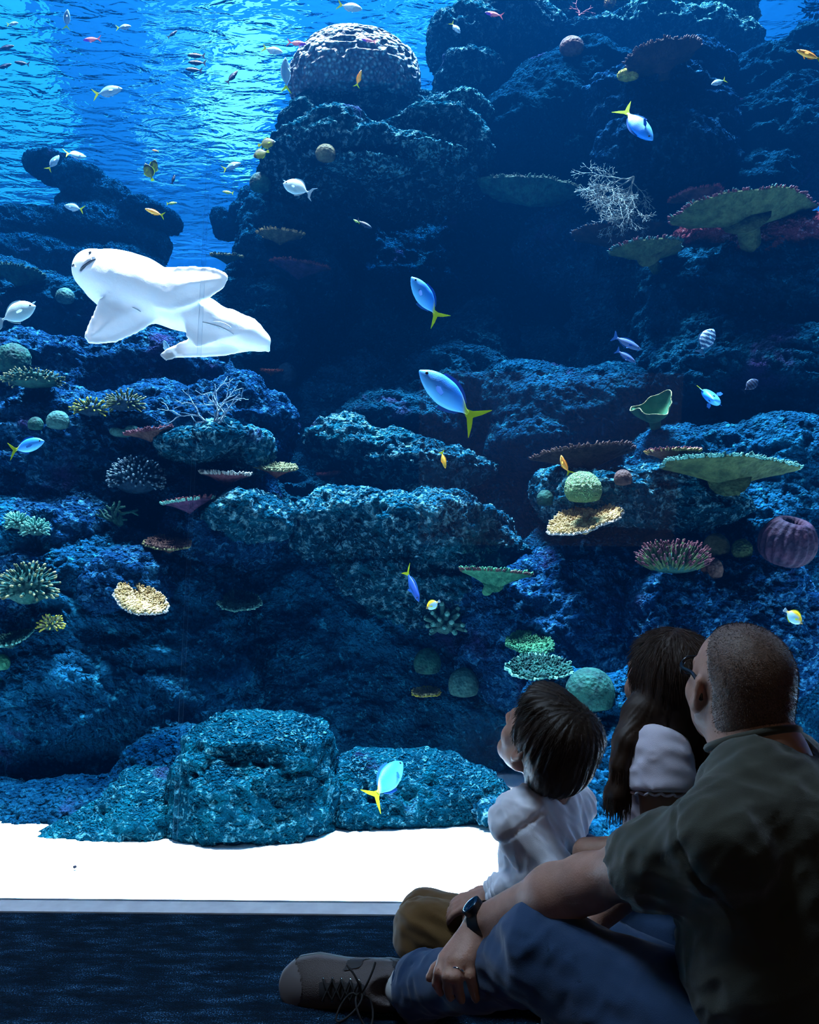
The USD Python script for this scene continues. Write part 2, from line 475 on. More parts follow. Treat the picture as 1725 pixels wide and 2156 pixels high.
rock_look('rock_dark', (0.0006, 0.0063, 0.0156), (0.0012, 0.0179, 0.0402), (0.0021, 0.0335, 0.0670), (0.0072, 0.0893, 0.1384), 0.62)
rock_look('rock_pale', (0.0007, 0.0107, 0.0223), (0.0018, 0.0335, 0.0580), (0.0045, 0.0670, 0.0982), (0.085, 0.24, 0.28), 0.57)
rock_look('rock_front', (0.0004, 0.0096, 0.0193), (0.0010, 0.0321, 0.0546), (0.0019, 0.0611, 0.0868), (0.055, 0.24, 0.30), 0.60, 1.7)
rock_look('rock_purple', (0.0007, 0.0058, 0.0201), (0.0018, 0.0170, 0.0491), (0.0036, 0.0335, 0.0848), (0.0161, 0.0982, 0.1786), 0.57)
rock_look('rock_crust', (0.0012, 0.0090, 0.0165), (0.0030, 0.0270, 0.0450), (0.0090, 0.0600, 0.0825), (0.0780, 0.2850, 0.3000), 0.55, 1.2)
rock_look('rock_dark_shaded', (0.0002, 0.0029, 0.0071), (0.0006, 0.0080, 0.0181), (0.0010, 0.0151, 0.0301), (0.0032, 0.0402, 0.0622), 0.62)  # darkened copies: shade put into the colour where the upper reef is overlit
rock_look('rock_pale_shaded', (0.0003, 0.0049, 0.0103), (0.0008, 0.0156, 0.0270), (0.0021, 0.0311, 0.0457), (0.06, 0.17, 0.20), 0.57)
rock_look('rock_purple_shaded', (0.0003, 0.0026, 0.0091), (0.0008, 0.0077, 0.0221), (0.0016, 0.0151, 0.0382), (0.0072, 0.0442, 0.0804), 0.57)
rock_look('rock_dark_lit', (0.0011, 0.0120, 0.0297), (0.0024, 0.0340, 0.0765), (0.0040, 0.0638, 0.1276), (0.0136, 0.1700, 0.2635), 0.62)  # lightened copies: light put into the colour of the poorly lit lower reef
rock_look('rock_purple_lit', (0.0011, 0.0087, 0.0304), (0.0027, 0.0258, 0.0743), (0.0054, 0.0506, 0.1282), (0.0243, 0.1485, 0.2700), 0.57)
rock_look('rock_red', (0.0310, 0.0074, 0.0124), (0.0806, 0.0186, 0.0279), (0.1240, 0.0372, 0.0496), (0.2232, 0.1488, 0.1860), 0.58)


ROCK_POINTS = []


def rock(name, label, blobs, mat, h=0.035, k=0.18, amp=0.10, seed=1, fine=1.0):
    """A boulder: a smooth union of ellipsoids given as (px, py, Y, half width px, half height px, half depth m[, turn in the picture]) and weathered by noise."""
    cs, rs, Rs = [], [], []
    for bl in blobs:
        px, py, Y, rx, ry, rd = bl[:6]
        s = mpp(Y)
        cs.append(P(px, py, Y)); rs.append(np.array([rx * s, rd, ry * s])); Rs.append(rot((0, 1, 0), bl[6]) if len(bl) > 6 else None)
    ext = [np.array([max(r[0], r[2]) if R is not None else r[0], r[1], max(r[0], r[2]) if R is not None else r[2]]) for r, R in zip(rs, Rs)]
    lo = np.min([c - e for c, e in zip(cs, ext)], 0) - 0.2
    hi = np.max([c + e for c, e in zip(cs, ext)], 0) + 0.2
    lo[2] = max(lo[2], -0.2)
    F = Field(lo, hi, h)
    for c, r, R in zip(cs, rs, Rs):
        F.ell(c, r, k, R)
    m = F.mesh()
    v = m.vertices.view(np.ndarray)
    q = v * np.array([1, 1, 1.5])
    big = fbm(q * 1.6 + seed, 3, seed) - .5
    mid = 0.5 - np.abs(fbm(q * 4.5, 3, seed + 7) - .5) * 4
    sm = fbm(q * 13, 3, seed + 3) - .5
    m = push(m, amp * (2.2 * big + 0.60 * mid * fine) + 0.035 * sm * fine)
    v = m.vertices.view(np.ndarray)
    if h > 0.02:
        m = trimesh.Trimesh(*trimesh.remesh.subdivide(v, m.faces), process=False)
    v = m.vertices.view(np.ndarray)
    pit = 0.5 - np.abs(fbm(v * 24, 3, seed + 11) - .5) * 5
    m = push(m, 0.022 * fine * pit + 0.010 * (noise(v * 60, seed) - .5))
    ROCK_POINTS.append(m.vertices.view(np.ndarray).astype(np.float32))
    return single(name, m, '/World/Looks/' + mat, label, 'rock', smooth=True)



# near rocks on the sand
rock('foreground_boulder', 'tall pitted boulder standing on the white sand left of the boy', [(520, 1694, 3.12, 150, 130, .30), (455, 1604, 3.12, 80, 75, .24), (610, 1579, 3.12, 80, 58, .22), (640, 1694, 3.12, 75, 90, .25), (540, 1564, 3.14, 120, 45, .2)], 'rock_front', h=0.02, k=.10, amp=.045, seed=3)
rock('foreground_boulder', 'low pitted boulder on the sand between the tall boulder and the boy', [(830, 1674, 3.32, 140, 90, .28), (920, 1684, 3.37, 130, 85, .28), (760, 1684, 3.27, 80, 85, .22), (1010, 1714, 3.32, 70, 45, .2)], 'rock_front', h=0.02, k=.10, amp=.045, seed=5)
rock('rock_slope', 'pitted rock sloping down leftwards to the sand beside the tall boulder', [(330, 1729, 3.12, 90, 75, .24), (250, 1749, 3.10, 110, 50, .22), (120, 1764, 3.10, 120, 34, .2), (300, 1674, 3.22, 60, 60, .2)], 'rock_front', h=0.02, k=.10, amp=.04, seed=8)
rock('small_rock', 'small pale crusted rock at the edge of the sand right beside the boy', [(1030, 1709, 3.12, 40, 26, .1)], 'rock_pale', h=0.016, k=.05, amp=.02, seed=9)
rock('rock_heap', 'blue crusted rock heap behind the boy and the girl', [(1260, 1640, 3.15, 120, 130, .25), (1200, 1540, 3.4, 120, 130, .25), (1330, 1760, 2.95, 110, 60, .2), (1380, 1560, 3.2, 150, 160, .3)], 'rock_dark_lit', h=0.024, k=.12, amp=.06, seed=12)

rock('rock_slope', 'low dark rock foot of the wall along the sand at far left', [(60, 1719, 3.32, 130, 36, .25), (200, 1709, 3.37, 140, 52, .25), (-70, 1709, 3.37, 120, 50, .25), (380, 1644, 3.52, 120, 100, .3)], 'rock_dark', h=0.024, k=.14, amp=.05, seed=14)

# left wall
rock('reef_cliff', 'dark rock wall rising behind the boulders at lower left', [(90, 1400, 4.0, 190, 260, .45), (260, 1480, 4.0, 200, 230, .42), (60, 1600, 4.0, 130, 160, .35), (400, 1420, 4.1, 130, 260, .4), (250, 1250, 4.05, 170, 130, .42), (20, 1180, 4.0, 120, 130, .4)], 'rock_dark_lit', h=0.034, k=.2, amp=.10, seed=21)
rock('reef_cliff', 'coral grown rock wall under the white shark', [(120, 980, 4.3, 190, 170, .45), (330, 960, 4.3, 190, 150, .40), (480, 1090, 4.2, 130, 110, .4), (520, 920, 4.35, 95, 130, .35), (100, 830, 4.6, 190, 120, .4), (330, 800, 4.7, 170, 90, .4), (180, 1120, 4.15, 150, 90, .4)], 'rock_purple', h=0.034, k=.18, amp=.11, seed=23)
rock('rock_ledge', 'pale crusted rock ledge below the branching sea fan', [(420, 946, 3.9, 66, 20, .22, 6), (500, 925, 3.9, 48, 30, .2), (375, 952, 3.95, 30, 14, .15), (470, 930, 3.85, 40, 24, .2), (535, 950, 4.0, 40, 60, .2)], 'rock_pale', h=0.018, k=.06, amp=.075, seed=25)
rock('rock_ledge', 'rounded pale topped rock knob under the thin coral plates at left', [(510, 1072, 3.85, 60, 32, .2), (470, 1085, 3.82, 40, 30, .18), (500, 1110, 3.9, 50, 26, .2), (560, 1090, 3.95, 50, 40, .2)], 'rock_pale', h=0.018, k=.06, amp=.075, seed=26)
rock('rock_ledge', 'crusted rock knob carrying the cream coral plate at left', [(285, 1220, 3.75, 90, 70, .2), (225, 1250, 3.78, 45, 60, .2)], 'rock_purple', h=0.02, k=.1, amp=.04, seed=27)
rock('rock_ledge', 'blue crusted rock edge at the left border behind the bushy corals', [(60, 1230, 3.75, 75, 75, .2), (10, 1290, 3.75, 60, 90, .2), (70, 1320, 3.78, 60, 40, .18)], 'rock_purple', h=0.02, k=.1, amp=.04, seed=28)

rock('reef_cliff', 'dark rock wall going on past the left border', [(-250, 1350, 4.2, 220, 330, .45), (-330, 1000, 4.5, 240, 250, .45), (-300, 720, 5.2, 260, 160, .5)], 'rock_dark_lit', h=0.045, k=.2, amp=.12, seed=22)

# reef behind the shark
rock('reef_slope', 'hazy reef slope with corals behind the white shark', [(150, 700, 5.6, 230, 100, .5), (330, 690, 5.7, 150, 80, .5), (500, 690, 5.5, 90, 110, .4), (560, 560, 5.5, 50, 90, .35), (30, 640, 5.7, 140, 70, .5), (580, 700, 5.4, 70, 130, .4), (480, 760, 5.3, 120, 90, .4)], 'rock_dark', h=0.04, k=.2, amp=.13, seed=31)
rock('distant_reef', 'dark reef ridge far off under the bright water at left', [(190, 500, 7.6, 150, 55, .5), (50, 500, 7.6, 120, 55, .5), (235, 430, 7.6, 60, 40, .4), (300, 520, 7.6, 50, 36, .4), (160, 440, 7.6, 40, 30, .3), (60, 560, 7.4, 170, 50, .5), (250, 570, 7.5, 110, 40, .4)], 'rock_dark', h=0.05, k=.14, amp=.09, seed=33)
rock('rock_shelf', 'flat dark rock shelf jutting into the bright water at left', [(125, 358, 7.4, 68, 17, .35, 4), (175, 378, 7.4, 60, 26, .3), (180, 410, 7.5, 40, 30, .3)], 'rock_dark', h=0.035, k=.1, amp=.06, seed=34)
rock('rock_shelf', 'flat dark rock shelf on the far ridge above the shark fin', [(335, 460, 7.4, 45, 15, .3, 8), (300, 450, 7.4, 50, 26, .3)], 'rock_dark', h=0.035, k=.1, amp=.06, seed=35)
rock('rock_pinnacle', 'dark ragged rock knobs left of the overhang', [(465, 472, 5.8, 20, 30, .15), (490, 480, 5.8, 18, 16, .12), (510, 450, 5.7, 24, 16, .15), (530, 430, 5.7, 26, 30, .15)], 'rock_dark', h=0.03, k=.08, amp=.05, seed=36)

# the tall bommie with its dome and overhang
rock('reef_overhang', 'massive dark rock under the pale coral dome with a long overhanging lip', [(750, 265, 5.3, 150, 72, .5), (650, 320, 5.2, 75, 85, .45), (900, 290, 5.4, 130, 70, .45), (800, 372, 5.0, 215, 44, .55), (620, 380, 5.1, 85, 60, .45), (960, 350, 5.1, 70, 60, .4), (720, 330, 5.0, 110, 26, .5), (900, 320, 5.05, 110, 26, .5)], 'rock_pale_shaded', h=0.034, k=.16, amp=.10, seed=41)
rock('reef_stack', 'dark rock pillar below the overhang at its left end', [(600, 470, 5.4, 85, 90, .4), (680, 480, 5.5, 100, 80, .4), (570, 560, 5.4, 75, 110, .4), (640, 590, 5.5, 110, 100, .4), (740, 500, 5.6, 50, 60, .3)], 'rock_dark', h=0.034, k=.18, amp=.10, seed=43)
rock('reef_boulder', 'knobbly dark boulder right of the pale coral dome', [(985, 110, 5.5, 90, 62, .4), (1060, 60, 5.5, 75, 52, .4), (985, 175, 5.4, 75, 40, .35), (1120, 120, 5.6, 90, 70, .4), (930, 95, 5.4, 30, 25, .2)], 'rock_pale_shaded', h=0.034, k=.14, amp=.09, seed=45)
rock('reef_boulder', 'big smooth dark boulder above the cave', [(1150, 270, 5.3, 140, 130, .5), (1080, 330, 5.3, 100, 100, .45), (1240, 200, 5.3, 110, 90, .45), (1180, 370, 5.25, 130, 60, .45)], 'rock_dark_shaded', h=0.036, k=.18, amp=.10, seed=47, fine=.7)
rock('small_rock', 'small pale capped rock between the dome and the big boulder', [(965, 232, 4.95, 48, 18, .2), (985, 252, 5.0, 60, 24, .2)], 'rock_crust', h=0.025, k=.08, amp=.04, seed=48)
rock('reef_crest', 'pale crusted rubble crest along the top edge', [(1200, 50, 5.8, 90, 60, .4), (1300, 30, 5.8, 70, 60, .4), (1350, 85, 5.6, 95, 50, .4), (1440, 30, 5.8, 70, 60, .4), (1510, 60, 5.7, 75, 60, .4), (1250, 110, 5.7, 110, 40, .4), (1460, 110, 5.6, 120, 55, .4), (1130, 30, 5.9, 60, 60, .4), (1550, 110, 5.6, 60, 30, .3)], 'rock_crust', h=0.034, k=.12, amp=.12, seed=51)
rock('reef_shoulder', 'broken rock shoulder behind the diving fish at upper right', [(1360, 250, 5.0, 160, 110, .45), (1440, 190, 5.1, 110, 70, .4), (1330, 350, 4.95, 110, 90, .4), (1470, 300, 5.0, 90, 130, .4), (1420, 370, 4.9, 120, 80, .4)], 'rock_purple_shaded', h=0.034, k=.15, amp=.12, seed=53)
rock('reef_shoulder', 'shadowed rock shoulder at the right border below the blue corner', [(1610, 210, 5.2, 140, 95, .45), (1690, 130, 5.3, 100, 60, .4), (1640, 330, 5.1, 150, 130, .45), (1580, 410, 5.0, 110, 70, .4)], 'rock_dark_shaded', h=0.034, k=.15, amp=.12, seed=55)
rock('cave_rock', 'dark rear wall of the cave under the overhang', [(900, 560, 6.4, 330, 190, .3), (1150, 560, 6.2, 250, 220, .3), (800, 760, 6.0, 260, 200, .35), (1150, 440, 6.0, 220, 70, .3)], 'rock_dark', h=0.05, k=.25, amp=.12, seed=57)
rock('rock_ledge', 'pale crusted top of the overhanging lip under the coral dome', [(900, 322, 4.62, 100, 15, .16, 3), (770, 348, 4.6, 110, 13, .15, 3), (690, 300, 4.75, 60, 14, .14, -4)], 'rock_crust', h=0.022, k=.08, amp=.035, seed=58)
# right wall
rock('reef_cliff', 'dark rough rock wall at right under the table corals', [(1470, 660, 4.7, 140, 120, .4), (1620, 640, 4.6, 160, 130, .45), (1400, 680, 4.65, 70, 110, .35), (1560, 800, 4.5, 180, 130, .4), (1680, 850, 4.4, 110, 150, .4), (1440, 860, 4.55, 100, 110, .35)], 'rock_dark', h=0.034, k=.18, amp=.12, seed=61)
rock('rock_ledge', 'red crusted rock ledge under the large table coral at right', [(1480, 530, 4.7, 110, 38, .35), (1640, 540, 4.6, 130, 50, .4), (1560, 560, 4.6, 90, 40, .35)], 'rock_red', h=0.026, k=.12, amp=.07, seed=63)
rock('reef_boulder', 'huge rounded dark boulder in the middle of the tank', [(1180, 870, 4.8, 165, 92, .5), (1090, 830, 4.85, 100, 65, .4), (1290, 860, 4.75, 110, 95, .45), (1150, 950, 4.7, 130, 60, .4)], 'rock_dark', h=0.034, k=.18, amp=.07, seed=65, fine=.8)
rock('reef_slope', 'dark pyramid of rock behind the two blue fish', [(1000, 740, 5.3, 110, 80, .4), (960, 830, 5.1, 160, 90, .45), (850, 900, 4.9, 150, 60, .4), (1020, 680, 5.4, 50, 35, .3)], 'rock_dark', h=0.036, k=.2, amp=.10, seed=67)
rock('reef_mound', 'rough pale ridged mound of rock at the centre', [(930, 1230, 4.3, 130, 80, .3), (1000, 1190, 4.3, 110, 80, .3), (860, 1280, 4.4, 90, 60, .25), (700, 1120, 4.35, 70, 26, .25), (880, 1050, 4.3, 110, 26, .3), (850, 1110, 4.2, 160, 66, .4), (760, 1090, 4.2, 100, 46, .35), (960, 1130, 4.25, 140, 75, .4), (830, 1200, 4.25, 110, 70, .32), (780, 960, 4.6, 130, 60, .35), (900, 990, 4.5, 160, 60, .35), (740, 930, 4.6, 70, 40, .3)], 'rock_pale', h=0.026, k=.10, amp=.15, seed=71)
rock('reef_cliff', 'smooth dark rock wall below the central mound', [(700, 1300, 4.6, 190, 190, .4), (880, 1390, 4.5, 200, 180, .4), (620, 1450, 4.6, 180, 180, .4), (760, 1530, 4.5, 240, 120, .4), (560, 1250, 4.7, 110, 170, .4), (1010, 1480, 4.4, 130, 170, .4)], 'rock_dark_lit', h=0.036, k=.2, amp=.10, seed=73)
rock('reef_cliff', 'coral dotted rock face right of the central mound', [(1080, 1330, 4.2, 120, 150, .4), (1000, 1240, 4.25, 70, 60, .3), (1180, 1350, 4.1, 120, 180, .4), (1290, 1280, 4.05, 130, 150, .35)], 'rock_purple_lit', h=0.032, k=.18, amp=.09, seed=75)
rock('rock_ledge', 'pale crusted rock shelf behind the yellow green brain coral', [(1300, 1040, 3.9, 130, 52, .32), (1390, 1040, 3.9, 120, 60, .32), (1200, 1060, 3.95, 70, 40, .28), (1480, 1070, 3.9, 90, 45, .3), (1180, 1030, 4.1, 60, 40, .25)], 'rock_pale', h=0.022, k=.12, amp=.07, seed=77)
rock('reef_cliff', 'shadowed rock face under the shelf of the brain coral', [(1250, 1200, 4.3, 160, 110, .35), (1400, 1160, 4.3, 150, 100, .35), (1450, 1000, 4.35, 150, 110, .35), (1640, 1000, 4.2, 130, 130, .4), (1640, 1130, 4.15, 130, 120, .35)], 'rock_dark_lit', h=0.034, k=.18, amp=.09, seed=79)
rock('rock_stack', 'blue crusted rock column under the finger coral behind the heads', [(1420, 1280, 3.7, 75, 90, .28), (1500, 1300, 3.75, 100, 90, .3), (1390, 1330, 3.7, 60, 60, .25), (1630, 1220, 3.7, 55, 45, .22), (1600, 1330, 3.8, 130, 140, .3), (1560, 1220, 3.75, 70, 50, .25)], 'rock_purple_lit', h=0.024, k=.12, amp=.07, seed=81)

rock('reef_mass', 'deep dark rockwork filling the reef between its boulders', [(980, 900, 5.9, 480, 240, .3), (700, 1000, 5.6, 330, 220, .3), (1250, 1050, 5.3, 330, 200, .3), (1550, 1100, 5.0, 260, 300, .3), (1350, 1450, 4.6, 350, 200, .3), (1620, 1500, 4.3, 180, 260, .3), (1400, 520, 5.6, 330, 130, .3), (1000, 1300, 5.2, 300, 200, .3), (540, 1180, 5.1, 160, 260, .3), (1250, 330, 6.2, 330, 200, .3), (1400, 720, 5.5, 220, 220, .3)], 'rock_dark_lit', h=0.05, k=.25, amp=.14, seed=91)

_v = np.vstack(ROCK_POINTS) - CAM
_d = _v @ _w
_rock_px, _rock_py, _rock_Y = W / 2 + FPX * (_v @ _r) / _d, H / 2 - FPX * (_v @ _u) / _d, _v[:, 1]


def rock_Y(px, py, default, r=11):
    """How far the rock lies that grows at this place of the reef."""
    k = (np.abs(_rock_px - px) < r) & (np.abs(_rock_py - py) < r)
    return float(np.percentile(_rock_Y[k], 5)) if k.sum() > 5 else default
# ------------------------------------------------------------------ corals
def coral_look(name, lo, hi, scale=60, bump=0.8, dist=0.012, feature='f1'):
    k = .42 if 'cream' in name else .34 if name.endswith(('red', 'pink', 'violet')) else .5
    lo, hi = tuple(k * x for x in lo), tuple(k * x for x in hi)
    look(name, {
        'g': ('geometry', {}), 'v': ('voronoi_texture', {'scale': scale, 'feature': feature}), 'n': ('noise_texture', {'scale': scale * .35, 'detail': 4, 'roughness': .65}),
        'a': ('math', {'math_type': 'multiply_add', 'value2': 0.5}), 'r': ('rgb_ramp', {'ramp': [(0.35, lo), (0.62, hi)]}),
        'b': ('bump', {'strength': bump, 'distance': dist}), 'p': ('principled_bsdf', {'roughness': 0.75, 'specular_ior_level': 0.06})},
        [('g.position', 'v.vector'), ('g.position', 'n.vector'), ('v.distance', 'a.value1'), ('n.fac', 'a.value3'), ('n.fac', 'r.fac'), ('r.color', 'p.base_color'),
         ('a.value', 'b.height'), ('b.normal', 'p.normal')])
    return '/World/Looks/' + name


C = {}
C['fan'] = coral_look('coral_fan', (0.10, 0.17, 0.17), (0.30, 0.42, 0.40))
C['fan_blue'] = coral_look('coral_fan_blue', (0.10, 0.20, 0.30), (0.24, 0.42, 0.55))
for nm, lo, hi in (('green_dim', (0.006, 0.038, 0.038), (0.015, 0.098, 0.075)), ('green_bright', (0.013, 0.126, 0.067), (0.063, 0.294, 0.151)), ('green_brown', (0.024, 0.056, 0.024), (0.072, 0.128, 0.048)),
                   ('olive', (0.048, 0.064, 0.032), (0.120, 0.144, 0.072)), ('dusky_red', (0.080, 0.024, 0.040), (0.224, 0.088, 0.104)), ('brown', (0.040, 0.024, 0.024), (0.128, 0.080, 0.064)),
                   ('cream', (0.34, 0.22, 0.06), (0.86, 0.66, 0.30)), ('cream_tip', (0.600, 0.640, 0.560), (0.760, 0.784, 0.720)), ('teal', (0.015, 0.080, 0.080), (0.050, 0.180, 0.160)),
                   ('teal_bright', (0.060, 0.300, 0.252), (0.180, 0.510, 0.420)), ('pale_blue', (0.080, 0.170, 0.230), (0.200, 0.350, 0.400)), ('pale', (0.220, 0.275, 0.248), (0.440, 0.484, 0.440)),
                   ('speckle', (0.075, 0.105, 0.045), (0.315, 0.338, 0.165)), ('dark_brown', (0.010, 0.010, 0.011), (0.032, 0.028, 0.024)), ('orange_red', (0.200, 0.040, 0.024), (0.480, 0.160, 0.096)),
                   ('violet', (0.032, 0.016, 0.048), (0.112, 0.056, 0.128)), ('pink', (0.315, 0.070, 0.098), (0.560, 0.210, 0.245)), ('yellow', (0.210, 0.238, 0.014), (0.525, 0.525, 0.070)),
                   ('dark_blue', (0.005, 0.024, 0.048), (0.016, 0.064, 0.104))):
    C[nm] = coral_look('coral_' + nm, lo, hi)
look('brain_green', {'g': ('geometry', {}), 'n': ('noise_texture', {'scale': 5, 'detail': 2}), 'ad': ('vector_math', {'math_type': 'multiply_add', 'vector2': (0.12, 0.12, 0.12)}),
    'w': ('noise_texture', {'scale': 55, 'detail': 0.5}), 'pp': ('math', {'math_type': 'pingpong', 'value2': 0.06}), 'sc': ('math', {'math_type': 'multiply', 'value2': 16.0}),
    'r': ('rgb_ramp', {'ramp': [(0.1, (0.02, 0.10, 0.015)), (0.7, (0.14, 0.33, 0.08))]}), 'b': ('bump', {'strength': 1.0, 'distance': 0.012}), 'p': ('principled_bsdf', {'roughness': 0.7})},
    [('g.position', 'w.vector'), ('w.fac', 'pp.value1'), ('pp.value', 'sc.value1'), ('sc.value', 'r.fac'), ('r.color', 'p.base_color'), ('sc.value', 'b.height'), ('b.normal', 'p.normal')])
C['brain_green'] = '/World/Looks/brain_green'
look('dome_polyps', {'g': ('geometry', {}), 'v': ('voronoi_texture', {'scale': 30, 'feature': 'f1', 'randomness': 1.0}), 'n': ('noise_texture', {'scale': 6, 'detail': 5, 'roughness': .6}),
    'n2': ('noise_texture', {'scale': 34, 'detail': 4}), 'ad': ('math', {'math_type': 'multiply_add', 'value2': -0.9}), 'ad2': ('math', {'math_type': 'multiply_add', 'value2': 0.55}),
    'r': ('rgb_ramp', {'ramp': [(0.28, (0.008, 0.035, 0.06)), (0.45, (0.03, 0.11, 0.14)), (0.60, (0.07, 0.20, 0.21)), (0.75, (0.17, 0.33, 0.34))]}), 'b': ('bump', {'strength': 1.0, 'distance': 0.05}), 'p': ('principled_bsdf', {'roughness': 0.7})},
    [('g.position', 'v.vector'), ('g.position', 'n.vector'), ('g.position', 'n2.vector'), ('v.distance', 'ad.value1'), ('n.fac', 'ad.value3'), ('n2.fac', 'ad2.value1'), ('ad.value', 'ad2.value3'),
     ('ad2.value', 'r.fac'), ('r.color', 'p.base_color'), ('ad2.value', 'b.height'), ('b.normal', 'p.normal')])
C['dome_polyps'] = '/World/Looks/dome_polyps'


def plate_mesh(R, Rd, thick, seed, cone=0.35, n=72, rings=14):
    """An irregular coral plate in its own frame: bumpy top, conical underside, lobed rim."""
    rng = np.random.default_rng(seed)
    th = np.arange(n) * 2 * np.pi / n
    ph = rng.uniform(0, 6.28, 5)
    lobe = 1 + .07 * np.sin(2 * th + ph[0]) + .06 * np.sin(3 * th + ph[1]) + .04 * np.sin(5 * th + ph[2]) + .03 * np.sin(9 * th + ph[3]) + .02 * np.sin(17 * th + ph[4])
    V = []
    for s in (1, -1):
        for k in range(rings):
            u = (k + (0 if s < 0 else .0)) / (rings - 1)
            r = u if s > 0 else 1 - u
            x, y = R * r * lobe * np.cos(th), Rd * r * lobe * np.sin(th)
            q = np.stack([x * 30, y * 30, np.full(n, seed * 3.1)], -1)
            z = (R * .10 * r ** 2 + R * .04 * (noise(q, seed) - .5)) if s > 0 else (R * .10 * r ** 2 - thick * (.35 + .65 * (1 - r)) - cone * R * (1 - r) ** 2.2)
            V.append(np.stack([x, y, z + 0 * x], -1))
    v = np.vstack(V)
    m = 2 * rings
    i, j = np.meshgrid(np.arange(m - 1), np.arange(n), indexing='ij')
    q = np.stack([i * n + j, (i + 1) * n + j, (i + 1) * n + (j + 1) % n, i * n + (j + 1) % n], -1).reshape(-1, 4)
    return trimesh.Trimesh(v, np.vstack([q[:, [0, 1, 2]], q[:, [0, 2, 3]]])[:, ::-1][:, ::-1], process=False), lobe


def nubs(points, dirs, length, r, seed, sides=5):
    """Many little tapered knobs as one mesh."""
    rng = np.random.default_rng(seed)
    n = len(points)
    L, rr = length * rng.uniform(.6, 1.25, n), r * rng.uniform(.75, 1.2, n)
    d = dirs / np.linalg.norm(dirs, axis=1, keepdims=True)
    a = np.cross(d, [0.31, 0.52, 0.8]); a /= np.linalg.norm(a, axis=1, keepdims=True)
    b = np.cross(d, a)
    ang = np.arange(sides) * 2 * np.pi / sides
    V = []
    for t, w in ((-.2, 1.), (.65, .85), (.95, .45)):
        V.append(points[:, None] + d[:, None] * (L * t)[:, None, None] + (rr * w)[:, None, None] * (np.cos(ang)[None, :, None] * a[:, None] + np.sin(ang)[None, :, None] * b[:, None]))
    V = np.concatenate(V + [(points + d * L[:, None])[:, None]], 1)
    f = []
    for k in range(2):
        for i in range(sides):
            j = (i + 1) % sides
            f += [[k * sides + i, k * sides + j, (k + 1) * sides + j], [k * sides + i, (k + 1) * sides + j, (k + 1) * sides + i]]
    for i in range(sides):
        f.append([2 * sides + i, 2 * sides + (i + 1) % sides, 3 * sides])
    f = np.array(f)
    F = (f[None] + (np.arange(n) * (3 * sides + 1))[:, None, None]).reshape(-1, 3)
    return trimesh.Trimesh(V.reshape(-1, 3), F, process=False)


def table_coral(label, px, py, Y, wpx, top, under, tip=None, turn=0, pitch=0, depth=.8, stalk=None, thick=.035, cone=.3, n_nub=260, nub=.018, group=None, cat='coral', name='table_coral', back=0):
    """A flat coral plate w pixels wide; turn tips it in the picture, pitch tips its rim towards the viewer, stalk = (px, py) of its foot."""
    if stalk:
        foot_Y = rock_Y(stalk[0], stalk[1], Y + .1)
        Y = min(foot_Y, rock_Y(px, py, Y, .34 * wpx)) - .10
    else:
        Y = rock_Y(px, py, Y, max(12, .34 * wpx))
        Y -= .72 * depth * wpx / 2 * mpp(Y)
        foot_Y = Y
    Y += back
    R = wpx / 2 * mpp(Y)
    seed = int(px * 7 + py) % 9973
    m, lobe = plate_mesh(R, R * depth, thick * R * 4, seed, cone)
    M = place(rot((0, 1, 0), -turn) @ rot((1, 0, 0), pitch), P(px, py, Y))
    t = thing(name, label, cat, mtx=M, group=group)
    rng = np.random.default_rng(seed)
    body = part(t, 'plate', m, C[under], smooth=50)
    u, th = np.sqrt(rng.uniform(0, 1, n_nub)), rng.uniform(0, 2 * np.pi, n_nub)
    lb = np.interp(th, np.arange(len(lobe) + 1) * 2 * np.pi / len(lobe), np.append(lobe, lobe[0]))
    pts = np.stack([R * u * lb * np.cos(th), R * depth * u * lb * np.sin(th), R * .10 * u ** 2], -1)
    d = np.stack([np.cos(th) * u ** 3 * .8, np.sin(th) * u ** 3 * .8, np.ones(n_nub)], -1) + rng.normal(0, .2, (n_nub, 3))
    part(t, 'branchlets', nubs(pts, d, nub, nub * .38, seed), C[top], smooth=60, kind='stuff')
    n_r = max(40, n_nub // 3)
    th = rng.uniform(0, 2 * np.pi, n_r)
    lb = np.interp(th, np.arange(len(lobe) + 1) * 2 * np.pi / len(lobe), np.append(lobe, lobe[0]))
    pts = np.stack([R * lb * np.cos(th), R * depth * lb * np.sin(th), np.full(n_r, R * .09)], -1)
    d = np.stack([np.cos(th), np.sin(th), rng.uniform(.1, .9, n_r)], -1)
    part(t, 'rim_tips', nubs(pts, d, nub * .9, nub * .36, seed + 1), C[tip or top], smooth=60, kind='stuff')
    if stalk:
        Mi = np.linalg.inv(M)
        foot = (Mi @ np.append(P(stalk[0], stalk[1], foot_Y + .04), 1))[:3]
        a = np.array([0, 0, -cone * R * .55])
        pts = spline([a, a * .5 + foot * .5 + [0, 0, 0], foot], 8)
        rad = np.interp(np.linspace(0, 1, 8), [0, .3, 1], [R * .34, R * .16, R * .15])
        part(t, 'stalk', tube(pts, rad, 14), C[under], smooth=60)
    return t


